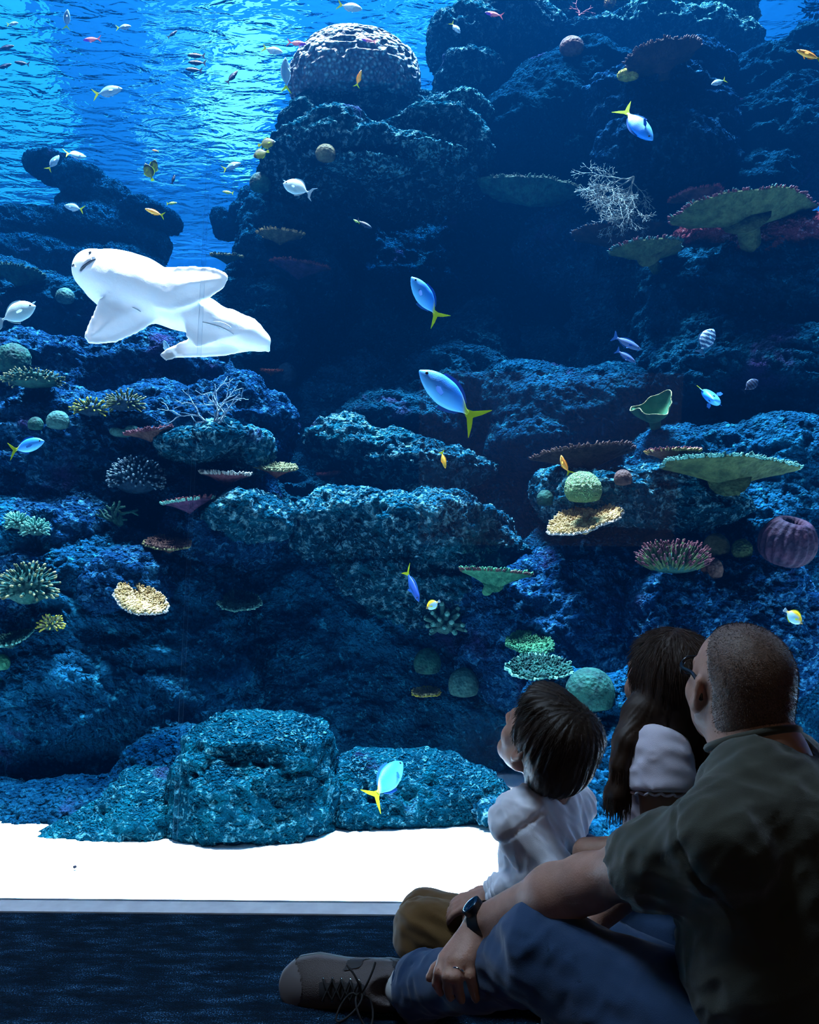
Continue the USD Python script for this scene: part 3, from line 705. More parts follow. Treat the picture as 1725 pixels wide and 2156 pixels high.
def dome_coral(label, px, py, Y, rx, ry, mat, bump=.03, name='dome_coral', seed=1, sub=4, freq=9):
    if name != 'coral_dome':
        Y = rock_Y(px, py, Y, max(11, .8 * rx))
        Y -= .72 * rx * mpp(Y)
    s = mpp(Y)
    m = trimesh.creation.icosphere(sub, 1.0)
    d = m.vertices.view(np.ndarray).copy()
    flat = np.where(d[:, 2] < -.55, -.55 + (d[:, 2] + .55) * .35, d[:, 2])
    v = np.stack([d[:, 0], d[:, 1], flat], -1) * (1 + bump * 2 * (fbm(d * freq / 3 + seed, 3, seed) - .5) + bump * (0.5 - 3 * np.abs(noise(d * freq + seed * 2, seed) - .5)))[:, None]
    v = v * np.array([rx * s, (rx + ry) / 2 * s * .85, ry * s * 1.12]) + [0, 0, -.06 * ry * s]
    path = numbered('/World', name)
    me = usdkit.mesh(stage, path, trimesh.Trimesh(v, m.faces, process=False), C[mat], smooth=True)
    me.AddTranslateOp().Set(Gf.Vec3d(*P(px, py, Y)))
    tag(me.GetPrim(), label, 'coral')
    return path


def finger_coral(label, px, py, Y, rx, ry, n, base, knob, tip, length=.05, r=.012, name='finger_coral', up=.0, lumpy=0):
    """A round head of short knobs with pale tips."""
    Y0, Y = Y, rock_Y(px, py, Y, max(11, .7 * rx))
    Y -= .45 * rx * mpp(Y)
    length, r = length * Y / Y0, r * Y / Y0
    s = mpp(Y)
    seed = int(px + py * 3) % 9973
    t = thing(name, label, 'coral', loc=P(px, py, Y))
    m = trimesh.creation.icosphere(3, 1.0)
    d = m.vertices.view(np.ndarray)
    core = d * (np.array([rx, (rx + ry) * .45, ry]) * s * .82) * (1 + .3 * lumpy * (fbm(d * 2.2 + seed, 2, seed) - .5) * 2)[:, None]
    part(t, 'core', trimesh.Trimesh(core, m.faces, process=False), C[base], smooth=True)
    k = np.arange(n) + .5
    z = 1 - 2 * k / n
    th = np.pi * (1 + 5 ** .5) * k
    dd = np.stack([np.sqrt(1 - z * z) * np.cos(th), np.sqrt(1 - z * z) * np.sin(th), z], -1)
    dd = dd[(dd[:, 2] > -.55) & (dd[:, 1] < .55)]
    rng = np.random.default_rng(seed)
    dd = dd + rng.normal(0, .06, dd.shape); dd /= np.linalg.norm(dd, axis=1, keepdims=True)
    pts = dd * (np.array([rx, (rx + ry) * .45, ry]) * s * .80) * (1 + .3 * lumpy * (fbm(dd * 2.2 + seed, 2, seed) - .5) * 2)[:, None]
    dirs = dd + np.array([0, 0, up])
    part(t, 'fingers', nubs(pts, dirs, length, r, seed, 6), C[knob], smooth=60, kind='stuff')
    dn = dirs / np.linalg.norm(dirs, axis=1, keepdims=True)
    L = length * np.random.default_rng(seed).uniform(.6, 1.25, len(pts))
    part(t, 'finger_tips', nubs(pts + dn * (L * .80)[:, None], dirs, length * .3, r * .8, seed + 2, 6), C[tip], smooth=60, kind='stuff')
    return t


def fan_mesh(rng, base, direction, length, r, depth, spread, curl, out, plane_n, min_r=.0012, split=2, shrink=.74):
    """Recursive flat branching; appends tubes to out."""
    pts, d = [base], direction / np.linalg.norm(direction)
    n = 5
    for i in range(n):
        ax = plane_n
        d = rot(ax, rng.normal(0, curl)) @ d
        d = d + rng.normal(0, .05, 3); d /= np.linalg.norm(d)
        pts.append(pts[-1] + d * length / n)
    out.append(tube(np.array(pts), np.linspace(r, r * .72, n + 1), 5))
    if depth == 0:
        return
    for k in range(split):
        a = spread * (k - (split - 1) / 2) + rng.normal(0, 9)
        fan_mesh(rng, pts[-1], rot(plane_n, a) @ d, length * shrink * rng.uniform(.8, 1.2), max(r * .70, min_r), depth - 1, spread, curl, out, plane_n, min_r, split, shrink)
        if rng.random() < .45 and depth > 1:
            fan_mesh(rng, pts[2], rot(plane_n, a * 1.4) @ d, length * shrink * .7, max(r * .6, min_r), depth - 2, spread, curl, out, plane_n, min_r, split, shrink)


# the table and plate corals
T = table_coral
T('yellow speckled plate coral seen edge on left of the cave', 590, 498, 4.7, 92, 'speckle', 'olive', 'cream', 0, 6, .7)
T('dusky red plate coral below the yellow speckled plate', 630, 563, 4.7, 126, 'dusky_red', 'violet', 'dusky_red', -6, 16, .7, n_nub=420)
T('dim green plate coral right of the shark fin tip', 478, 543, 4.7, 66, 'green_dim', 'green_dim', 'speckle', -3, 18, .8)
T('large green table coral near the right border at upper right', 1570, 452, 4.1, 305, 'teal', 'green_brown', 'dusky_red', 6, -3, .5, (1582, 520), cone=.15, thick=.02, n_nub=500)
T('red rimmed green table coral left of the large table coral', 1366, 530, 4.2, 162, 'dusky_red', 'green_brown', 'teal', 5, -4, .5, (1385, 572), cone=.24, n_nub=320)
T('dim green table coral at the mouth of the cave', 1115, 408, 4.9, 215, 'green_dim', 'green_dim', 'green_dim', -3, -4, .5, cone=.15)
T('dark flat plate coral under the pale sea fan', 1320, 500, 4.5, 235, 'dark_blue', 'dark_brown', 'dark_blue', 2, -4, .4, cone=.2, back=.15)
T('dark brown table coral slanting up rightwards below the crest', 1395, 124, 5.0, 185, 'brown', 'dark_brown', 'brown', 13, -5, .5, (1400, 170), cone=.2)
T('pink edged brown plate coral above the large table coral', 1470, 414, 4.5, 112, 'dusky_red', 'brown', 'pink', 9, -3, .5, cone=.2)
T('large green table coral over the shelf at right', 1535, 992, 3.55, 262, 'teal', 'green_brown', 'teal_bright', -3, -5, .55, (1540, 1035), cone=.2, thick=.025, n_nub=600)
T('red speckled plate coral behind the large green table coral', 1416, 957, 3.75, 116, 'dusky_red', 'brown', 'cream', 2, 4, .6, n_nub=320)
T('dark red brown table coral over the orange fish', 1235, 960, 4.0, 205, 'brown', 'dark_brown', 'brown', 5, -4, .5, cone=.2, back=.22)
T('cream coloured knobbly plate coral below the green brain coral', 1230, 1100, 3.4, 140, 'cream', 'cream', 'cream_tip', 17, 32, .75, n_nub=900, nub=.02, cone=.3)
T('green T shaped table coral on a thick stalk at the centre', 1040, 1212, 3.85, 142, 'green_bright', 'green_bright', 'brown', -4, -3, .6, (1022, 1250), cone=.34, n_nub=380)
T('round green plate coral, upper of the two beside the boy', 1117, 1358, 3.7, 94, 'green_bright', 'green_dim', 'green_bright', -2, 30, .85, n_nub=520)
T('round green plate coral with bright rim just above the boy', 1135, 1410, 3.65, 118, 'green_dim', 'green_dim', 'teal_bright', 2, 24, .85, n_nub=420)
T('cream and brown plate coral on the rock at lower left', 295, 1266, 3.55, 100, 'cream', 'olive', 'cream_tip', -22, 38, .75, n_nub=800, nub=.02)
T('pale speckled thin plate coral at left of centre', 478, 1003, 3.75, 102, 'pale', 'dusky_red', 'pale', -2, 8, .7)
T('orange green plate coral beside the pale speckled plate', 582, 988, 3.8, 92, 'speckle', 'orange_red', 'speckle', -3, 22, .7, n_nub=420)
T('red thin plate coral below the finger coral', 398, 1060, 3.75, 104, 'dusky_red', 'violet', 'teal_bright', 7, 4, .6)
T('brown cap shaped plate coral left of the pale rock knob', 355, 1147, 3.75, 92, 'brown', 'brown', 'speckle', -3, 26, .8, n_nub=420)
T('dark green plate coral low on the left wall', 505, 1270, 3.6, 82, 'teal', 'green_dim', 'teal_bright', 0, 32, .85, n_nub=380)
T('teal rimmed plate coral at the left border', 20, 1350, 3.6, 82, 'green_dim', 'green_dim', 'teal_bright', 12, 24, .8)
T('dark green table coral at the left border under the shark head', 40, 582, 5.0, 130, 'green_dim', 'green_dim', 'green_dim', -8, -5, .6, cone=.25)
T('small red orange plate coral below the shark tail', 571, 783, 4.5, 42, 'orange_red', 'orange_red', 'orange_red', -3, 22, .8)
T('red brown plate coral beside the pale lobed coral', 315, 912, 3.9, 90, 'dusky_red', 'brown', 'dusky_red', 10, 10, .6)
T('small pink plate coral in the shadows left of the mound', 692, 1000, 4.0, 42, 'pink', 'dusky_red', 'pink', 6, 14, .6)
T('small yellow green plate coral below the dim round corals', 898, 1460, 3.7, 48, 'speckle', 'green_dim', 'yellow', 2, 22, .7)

# round corals
dome_coral('huge pale honeycombed coral dome on the tall overhang', 747, 166, 5.0, 152, 98, 'dome_polyps', .05, 'coral_dome', 3, 6, 7)
dome_coral('bright yellow green brain coral on the shelf', 1228, 1028, 3.4, 39, 35, 'brain_green', .05, 'brain_coral', 4, 5, 5)
dome_coral('small brown round coral right of the brain coral', 1312, 1007, 3.5, 19, 18, 'brown', seed=5)
dome_coral('small dark green round coral left of the brain coral', 1148, 1050, 3.6, 18, 18, 'green_dim', seed=6)
dome_coral('grey olive round coral over the finger coral at right', 1509, 1150, 3.3, 27, 26, 'olive', seed=7)
dome_coral('brown round coral tucked under the grey olive one', 1500, 1198, 3.35, 22, 24, 'brown', seed=8)
dome_coral('yellow green round coral between olive coral and purple sponge', 1563, 1157, 3.3, 21, 21, 'green_brown', .09, seed=9)
dome_coral('dim green round coral, left of the pair over the low boulder', 900, 1395, 3.75, 28, 28, 'green_dim', seed=10)
dome_coral('teal green round coral, right of the pair over the low boulder', 976, 1440, 3.6, 31, 31, 'teal', seed=11)
dome_coral('large dark green round coral behind the boy', 1243, 1456, 3.05, 50, 46, 'green_dim', seed=12)
dome_coral('teal round coral on the wall at left', 122, 886, 3.75, 24, 21, 'teal', seed=13)
dome_coral('dark green round coral beside the teal one at left', 75, 893, 3.8, 16, 15, 'green_dim', seed=14)
dome_coral('big dim green round coral at the left border', 28, 757, 4.1, 36, 34, 'green_dim', .07, seed=15)
dome_coral('round green coral under the shark head', 137, 624, 4.9, 20, 18, 'teal', seed=16)
dome_coral('brown round coral sitting in a hollow near the top', 1204, 98, 5.2, 28, 21, 'brown', seed=17)
dome_coral('green brown round coral on the lip under the dome', 686, 323, 4.55, 23, 20, 'olive', seed=18)
dome_coral('pale blue round coral by the small red orange plate', 603, 790, 4.6, 22, 26, 'dark_blue', seed=19)
dome_coral('dark round coral at the left end of the overhang', 548, 385, 4.7, 24, 22, 'green_dim', seed=20)
dome_coral('bright green round coral cut by the left border', 2, 1396, 3.5, 18, 17, 'green_bright', seed=21)
dome_coral('yellow sponge lump under the slanting table coral', 1322, 158, 4.9, 24, 11, 'yellow', .15, 'sponge', seed=22)
dome_coral('pale yellow coral lump at the top border', 1284, 6, 5.2, 14, 16, 'cream', .12, seed=23)

# knobbed and branching corals
finger_coral('round head of blue tipped finger coral on the left wall', 288, 1006, 3.6, 60, 42, 330, 'dark_blue', 'dark_blue', 'pale_blue', .032, .0075)
finger_coral('wide tuft of brown green finger coral with pink tips at right', 1419, 1186, 3.25, 72, 26, 330, 'green_dim', 'green_brown', 'dusky_red', .06, .007, up=.9)
finger_coral('dark green tufted coral with pale tips at the left border', 60, 1236, 3.5, 52, 44, 150, 'green_dim', 'green_dim', 'speckle', .045, .008, lumpy=.6)
finger_coral('bright teal bushy coral, left lobe of the pair at the left wall', 38, 1102, 3.6, 20, 17, 130, 'teal', 'teal_bright', 'teal_bright', .03, .006, lumpy=.8)
finger_coral('bright teal bushy coral, right lobe of the pair at the left wall', 74, 1113, 3.6, 24, 17, 130, 'teal', 'teal_bright', 'teal_bright', .03, .006, lumpy=.8)
finger_coral('small green tufted coral above the blue rock edge at left', 108, 1316, 3.55, 20, 14, 80, 'green_dim', 'speckle', 'yellow', .03, .006, lumpy=.6)
finger_coral('green coral with curled folds above the dim round corals', 938, 1312, 3.7, 31, 27, 46, 'teal', 'teal', 'teal_bright', .05, .016, lumpy=.8)
finger_coral('speckled green bush coral hanging under the big round coral', 70, 800, 4.1, 70, 18, 200, 'green_dim', 'green_dim', 'speckle', .03, .006, lumpy=.6)
finger_coral('yellow green bush coral, right one below the shark', 262, 850, 4.1, 38, 20, 90, 'dark_blue', 'green_brown', 'speckle', .04, .006, lumpy=.9)
finger_coral('yellow green bush coral, left one below the shark', 190, 862, 4.1, 32, 16, 70, 'dark_blue', 'green_brown', 'yellow', .04, .006, lumpy=.9)


def branch_coral(label, name, base, Y, direction, length, r, depth, mat, seed, spread=46, curl=7, min_r=.0016, count=1, fanout=0, split=2, shrink=.78, tilt=0):
    rng = np.random.default_rng(seed)
    Y0, Y = Y, rock_Y(*base, Y, 30) - .05
    length, r, min_r = length * Y / Y0, r * Y / Y0, min_r * Y / Y0
    t = thing(name, label, 'coral', loc=P(*base, Y))
    nrm = rot((1, 0, 0), tilt) @ np.array([0, 1.0, 0])
    for k in range(count):
        out = []
        a = direction + fanout * (k - (count - 1) / 2)
        d = np.array([math.cos(math.radians(a)), 0, math.sin(math.radians(a))])
        fan_mesh(rng, np.zeros(3), d, length * rng.uniform(.8, 1.15), r, depth, spread, curl, out, nrm, min_r, split, shrink)
        part(t, 'branch', join(out), C[mat], smooth=60)
    return t


branch_coral('large pale lacy sea fan hanging by the rock shoulder', 'sea_fan', (1335, 372), 4.2, -122, .085, .007, 7, 'fan', 5, spread=46, curl=9, min_r=.0019, count=4, fanout=26, shrink=.80)
branch_coral('pale blue branching sea fan on the ledge at left', 'sea_fan', (452, 898), 3.7, 92, .10, .008, 3, 'fan_blue', 11, spread=44, curl=11, min_r=.0022, count=4, fanout=26, shrink=.82)
branch_coral('green staghorn coral with pale tips leaning left on the left wall', 'staghorn_coral', (255, 1105), 3.65, 125, .055, .014, 2, 'green_dim', 15, spread=60, curl=10, min_r=.008, count=3, fanout=24, shrink=.8)
branch_coral('small red branching coral on the crest at the top border', 'staghorn_coral', (1220, 34), 5.1, 70, .05, .008, 2, 'pink', 17, spread=50, curl=10, min_r=.004, count=2, fanout=40)

# pale lobed coral, green cup coral, ribbed sponge
def lobes(label, name, items, Y, mat, h=.008):
    Y = rock_Y(items[0][0], items[0][1], Y) - .02
    pts = [(P(a, b, Y), np.array([rx, .8 * (rx + ry) / 2, ry]) * mpp(Y)) for a, b, rx, ry in items]
    lo, hi = np.min([p - r for p, r in pts], 0) - .05, np.max([p + r for p, r in pts], 0) + .05
    F = Field(lo, hi, h)
    for p, r in pts:
        F.ell(p, r, .03)
    m = F.mesh()
    return single(name, push(m, .004 * (fbm(m.vertices * 40, 2, 3) - .5)), C[mat], label, 'coral', smooth=True)


lobes('pale two lobed coral on the left wall', 'lobed_coral', [(242, 908, 12, 8), (278, 903, 14, 8), (260, 914, 20, 7)], 3.75, 'teal')


def cup_coral():
    Y = rock_Y(1385, 895, 3.6) - .13
    n, k = 48, 16
    th = np.arange(n) * 2 * np.pi / n
    V = []
    s = mpp(Y)
    for side in (1, -1):
        for i in range(k):
            u = i / (k - 1) if side > 0 else 1 - i / (k - 1)
            r = (.22 + .78 * u ** .8) * (1 + .13 * np.sin(3 * th + .6) * u + .06 * np.sin(7 * th) * u)
            z = -.78 * (1 - u) ** .75 + .16 * np.sin(2 * th + 1.0) * u ** 2 + .05 * np.sin(6 * th) * u ** 3 - (.05 if side < 0 else 0)
            V.append(np.stack([r * np.cos(th) * 44 * s, r * np.sin(th) * 40 * s, z * 50 * s], -1))
    v = np.vstack(V)
    m = 2 * k
    i, j = np.meshgrid(np.arange(m - 1), np.arange(n), indexing='ij')
    q = np.stack([i * n + j, i * n + (j + 1) % n, (i + 1) * n + (j + 1) % n, (i + 1) * n + j], -1).reshape(-1, 4)
    t = thing('cup_coral', 'green leathery cup coral with pale rim on the right wall', 'coral', mtx=place(rot((0, 1, 0), -24) @ rot((1, 0, 0), 38), P(1374, 852, Y)))
    part(t, 'cup', trimesh.Trimesh(v, np.vstack([q[:, [0, 1, 2]], q[:, [0, 2, 3]]]), process=False), C['green_cup'], smooth=50)
    rim = V[k - 1] + [0, 0, -.02 * 50 * s]
    part(t, 'rim', tube(np.vstack([rim, rim[:1]]), 1.3 * s, 6), C['speckle'], smooth=60, label='pale rim of the cup')
    part(t, 'foot', tube([[0, 0, -38 * s], [4 * s, 10 * s, -70 * s], [10 * s, 40 * s, -100 * s]], [13 * s, 11 * s, 15 * s], 12), C['green_cup'], smooth=60)


C['dark_violet'] = coral_look('coral_dark_violet', (0.012, 0.014, 0.034), (0.06, 0.03, 0.06), 40, .8)
C['green_cup'] = coral_look('coral_green_cup', (0.02, 0.11, 0.06), (0.05, 0.22, 0.11), 25, .4)
cup_coral()


def barrel():
    Y = rock_Y(1660, 1165, 3.25) - .15
    s = mpp(Y)
    n = 96
    th = np.arange(n) * 2 * np.pi / n
    prof = [(.55, -1), (.86, -.72), (1, -.2), (.96, .25), (.80, .62), (.62, .86), (.50, .92), (.40, .84), (.30, .5), (.2, .1), (.01, .0)]
    c = spline([(a, b, 0) for a, b in prof], 30)
    V = []
    for i, (r, z, _) in enumerate(c):
        rib = 1 + .055 * np.sin(18 * th + .6 * np.sin(z * 3)) * np.clip(1 - abs(z) * .5, 0, 1)
        V.append(np.stack([r * rib * np.cos(th), r * rib * np.sin(th), np.full(n, z)], -1) * [56 * s, 52 * s, 50 * s])
    v = np.vstack(V)
    i, j = np.meshgrid(np.arange(len(c) - 1), np.arange(n), indexing='ij')
    q = np.stack([i * n + j, i * n + (j + 1) % n, (i + 1) * n + (j + 1) % n, (i + 1) * n + j], -1).reshape(-1, 4)
    path = numbered('/World', 'barrel_sponge')
    me = usdkit.mesh(stage, path, trimesh.Trimesh(v, np.vstack([q[:, [0, 1, 2]], q[:, [0, 2, 3]]]), process=False), C['dark_violet'], smooth=True)
    me.AddTransformOp().Set(Gf.Matrix4d(*place(rot((0, 1, 0), 8) @ rot((1, 0, 0), 28), P(1660, 1138, Y)).T.ravel()))
    tag(me.GetPrim(), 'dark purple ribbed barrel sponge near the right border', 'sponge')


barrel()
# ------------------------------------------------------------------ fish
def tinted(path, colours):
    me = UsdGeom.Mesh.Get(stage, path)
    UsdGeom.PrimvarsAPI(me).CreatePrimvar('tint', Sdf.ValueTypeNames.Color3fArray, 'vertex').Set(Vt.Vec3fArray.FromNumpy(np.asarray(colours, np.float32)))


look('fish_skin', {'a': ('attribute', {'attribute': 'tint'}), 'g': ('texture_coordinate', {}), 'v': ('voronoi_texture', {'scale': 60}), 'b': ('bump', {'strength': .12, 'distance': .004}),
    'p': ('principled_bsdf', {'roughness': 0.5, 'specular_ior_level': 0.15})}, [('a.color', 'p.base_color'), ('g.object', 'v.vector'), ('v.distance', 'b.height'), ('b.normal', 'p.normal')])


def fin_look(name, col):
    return look(name, {'d': ('principled_bsdf', {'base_color': col, 'roughness': .6, 'specular_ior_level': .05}), 't': ('translucent_bsdf', {'color': col}), 'x': ('mix_closure', {'fac': .4})},
                [('d.BSDF', 'x.closure1'), ('t.BSDF', 'x.closure2')], surface='x.closure')


for nm, col in (('yellow', (0.46, 0.60, 0.02)), ('white', (0.50, 0.72, 0.80)), ('orange', (0.90, 0.42, 0.03)), ('pink', (0.75, 0.20, 0.30)), ('blue', (0.02, 0.14, 0.48)), ('dark', (0.004, 0.02, 0.05)), ('pale', (0.40, 0.62, 0.75)), ('stripe', (0.06, 0.22, 0.40))):
    fin_look('fin_' + nm, tuple(.65 * x for x in col))
look('fish_eye', {'p': ('principled_bsdf', {'base_color': (0.01, 0.01, 0.012), 'roughness': .1})})


def loft(prof, n=40, m=20, power=2.3):
    """Fish body of unit length along x: prof rows are (x, top, bottom, half width)."""
    c = np.array(prof, float)
    from scipy.interpolate import PchipInterpolator
    t = np.linspace(0, 1, len(c))
    u = np.linspace(0, 1, n)
    s = PchipInterpolator(t, c)(u)
    ang = np.arange(m) * 2 * np.pi / m
    ca, sa = np.cos(ang), np.sin(ang)
    cc, ss = np.sign(ca) * np.abs(ca) ** (2 / power), np.sign(sa) * np.abs(sa) ** (2 / 1.8)
    V = []
    for x, a, b, w in s:
        V.append(np.stack([np.full(m, x), w * cc, (a + b) / 2 + (a - b) / 2 * ss], -1))
    v = np.vstack(V + [[[s[0, 0], 0, (s[0, 1] + s[0, 2]) / 2]], [[s[-1, 0], 0, (s[-1, 1] + s[-1, 2]) / 2]]])
    i, j = np.meshgrid(np.arange(n - 1), np.arange(m), indexing='ij')
    q = np.stack([i * m + j, i * m + (j + 1) % m, (i + 1) * m + (j + 1) % m, (i + 1) * m + j], -1).reshape(-1, 4)
    k = np.arange(m); e = (n - 1) * m
    f = np.vstack([q[:, [0, 1, 2]], q[:, [0, 2, 3]], np.stack([(k + 1) % m, k, np.full(m, n * m)], 1), np.stack([e + k, e + (k + 1) % m, np.full(m, n * m + 1)], 1)])
    return trimesh.Trimesh(v, f[:, ::-1], process=False), s


def fin(poly, thick=.006):
    pg = Polygon(poly).buffer(.004).buffer(0)
    m = trimesh.creation.extrude_polygon(pg, thick, engine='earcut')
    v = m.vertices.view(np.ndarray)
    return trimesh.Trimesh(np.stack([v[:, 0], v[:, 2] - thick / 2, v[:, 1]], -1), m.faces[:, ::-1], process=False)


OVAL = [(.50, .005, -.015, .004), (.46, .045, -.05, .03), (.36, .12, -.11, .06), (.2, .175, -.165, .085), (.05, .185, -.18, .085), (-.1, .15, -.15, .065), (-.22, .085, -.09, .035), (-.30, .035, -.04, .016), (-.35, .028, -.032, .010)]
SLIM = [(.50, .01, -.01, .004), (.45, .05, -.04, .03), (.33, .10, -.09, .055), (.15, .125, -.12, .065), (0, .12, -.12, .06), (-.15, .09, -.09, .045), (-.26, .05, -.05, .022), (-.34, .032, -.032, .010)]
DEEP = [(.50, -.03, -.06, .004), (.46, .03, -.10, .03), (.38, .14, -.17, .05), (.22, .235, -.24, .07), (.05, .25, -.25, .07), (-.1, .19, -.19, .055), (-.22, .08, -.09, .028), (-.29, .025, -.03, .012), (-.35, .022, -.026, .009)]
DISC = [(.50, -.005, -.03, .004), (.44, .03, -.06, .02), (.36, .13, -.15, .04), (.2, .25, -.25, .06), (.02, .29, -.28, .06), (-.14, .23, -.22, .045), (-.26, .10, -.10, .02), (-.32, .045, -.05, .010), (-.36, .045, -.05, .008)]
FORK = [(-.31, .03), (-.38, .06), (-.52, .20), (-.56, .24), (-.50, .11), (-.43, .0), (-.50, -.11), (-.56, -.24), (-.52, -.20), (-.38, -.06), (-.31, -.03)]
WIDE = [(-.31, .03), (-.37, .06), (-.46, .17), (-.50, .19), (-.47, .08), (-.45, 0), (-.47, -.08), (-.50, -.19), (-.46, -.17), (-.37, -.06), (-.31, -.03)]
LUNE = [(-.31, .022), (-.36, .06), (-.42, .17), (-.56, .24), (-.47, .15), (-.44, .0), (-.47, -.15), (-.56, -.24), (-.42, -.17), (-.36, -.06), (-.31, -.022)]
STUB = [(-.32, .045), (-.38, .07), (-.48, .10), (-.50, .05), (-.49, 0), (-.50, -.05), (-.48, -.10), (-.38, -.07), (-.32, -.045)]


def lerp(a, b, t):
    return np.asarray(a)[None] * (1 - t[:, None]) + np.asarray(b)[None] * t[:, None]


def step(x, a, b):
    t = np.clip((x - a) / (b - a), 0, 1)
    return t * t * (3 - 2 * t)


def paint(kind, v):
    x, z = v[:, 0], v[:, 2]
    if kind == 'fusilier':
        c = lerp((0.10, 0.50, 0.90), (0.015, 0.25, 0.85), step(z, -.16, .10))
        return c * (1 - step(-x + z * .9, .22, .32))[:, None] + np.array([0.40, 0.55, 0.03]) * step(-x + z * .9, .22, .32)[:, None]
    if kind == 'fusilier_dark':
        return lerp((0.02, 0.14, 0.45), (0.01, 0.06, 0.34), step(z, -.16, .12))
    if kind == 'silver':
        return lerp((0.22, 0.44, 0.56), (0.08, 0.26, 0.42), step(z, -.05, .14))
    if kind == 'unicorn':
        return lerp((0.40, 0.72, 0.82), (0.60, 0.86, 0.92), step(z, -.2, .15))
    if kind == 'orange':
        return lerp((0.95, 0.55, 0.10), (0.90, 0.30, 0.04), step(z, -.1, .1))
    if kind == 'golden':
        return lerp((0.55, 0.42, 0.06), (0.75, 0.45, 0.03), step(z, -.1, .1))
    if kind == 'pink':
        c = lerp((0.80, 0.25, 0.35), (0.85, 0.12, 0.14), step(z, -.08, .1))
        t = step(x - z, .14, .30)
        return c * (1 - t)[:, None] + np.array([0.14, 0.04, 0.45]) * t[:, None]
    if kind == 'pyramid':
        t = step(np.abs(x * .9 + .02) - z * .6, .10, .22) * step(z, -.12, .06)
        c = lerp((0.35, 0.75, 0.90), (0.85, 0.62, 0.02), np.clip(step(z, .05, .16) + t, 0, 1))
        k = step(x, .33, .40)
        return c * (1 - k)[:, None] + np.array([0.25, 0.20, 0.05]) * k[:, None]
    if kind == 'raccoon':
        c = lerp((0.14, 0.18, 0.02), (0.012, 0.03, 0.02), np.clip(step(z, .02, .22) + step(x, .26, .32) * step(.42 - x, 0, .05), 0, 1))
        k = step(x, .40, .44)
        return c * (1 - k)[:, None] + np.array([0.5, 0.6, 0.55]) * k[:, None]
    if kind == 'striped':
        t = step(np.cos((x + z * .15) * 2 * np.pi * 7.0), .30, .62)
        return lerp((0.02, 0.09, 0.22), (0.45, 0.75, 0.88), t)
    if kind == 'striped_dark':
        t = step(np.cos(x * 2 * np.pi * 7.0), .30, .62)
        return lerp((0.01, 0.02, 0.05), (0.05, 0.10, 0.18), t)
    if kind == 'lilac':
        return lerp((0.10, 0.20, 0.42), (0.05, 0.11, 0.28), step(z, -.1, .1))
    if kind == 'dark':
        return lerp((0.004, 0.03, 0.07), (0.002, 0.015, 0.04), step(z, -.1, .1))
    if kind == 'lime':
        return lerp((0.30, 0.50, 0.15), (0.25, 0.42, 0.08), step(z, -.1, .1))
    return np.full((len(v), 3), .3)


SPEC = {  # outline, tail, fins' look, tail's look, dorsal fin, anal fin
    'fusilier': (OVAL, FORK, 'fin_blue', 'fin_yellow'), 'fusilier_dark': (SLIM, FORK, 'fin_blue', 'fin_yellow'), 'silver': (OVAL, FORK, 'fin_white', 'fin_yellow'),
    'unicorn': (DEEP, LUNE, 'fin_white', 'fin_white'), 'orange': (SLIM, FORK, 'fin_orange', 'fin_yellow'), 'golden': (SLIM, WIDE, 'fin_orange', 'fin_yellow'), 'pink': (SLIM, FORK, 'fin_pink', 'fin_pink'),
    'pyramid': (DISC, STUB, 'fin_yellow', 'fin_white'), 'raccoon': (DISC, STUB, 'fin_yellow', 'fin_yellow'), 'striped': (DEEP, WIDE, 'fin_stripe', 'fin_stripe'), 'striped_dark': (DEEP, WIDE, 'fin_dark', 'fin_dark'),
    'lilac': (SLIM, WIDE, 'fin_blue', 'fin_blue'), 'dark': (SLIM, WIDE, 'fin_dark', 'fin_dark'), 'lime': (SLIM, WIDE, 'fin_yellow', 'fin_yellow')}
FISH = {}


def fish_pose(px, py, Y, length, ang, out=0, flip=False, roll=0, bend=0):
    a, b = math.radians(ang), math.radians(out)
    f = np.array([math.cos(a) * math.cos(b), -math.sin(b), math.sin(a) * math.cos(b)])
    l = np.array([0, -1.0, 0]) - f * (-f[1]); l /= np.linalg.norm(l)
    d = np.cross(l, f)
    if (d[2] < 0) != flip:
        d = -d
    l = np.cross(d, f)
    R = np.stack([f, l, d], 1)
    R = R @ rot((1, 0, 0), roll)
    s = length * mpp(Y) / max(math.cos(b), .25)
    return place(R, P(px, py, Y), s)


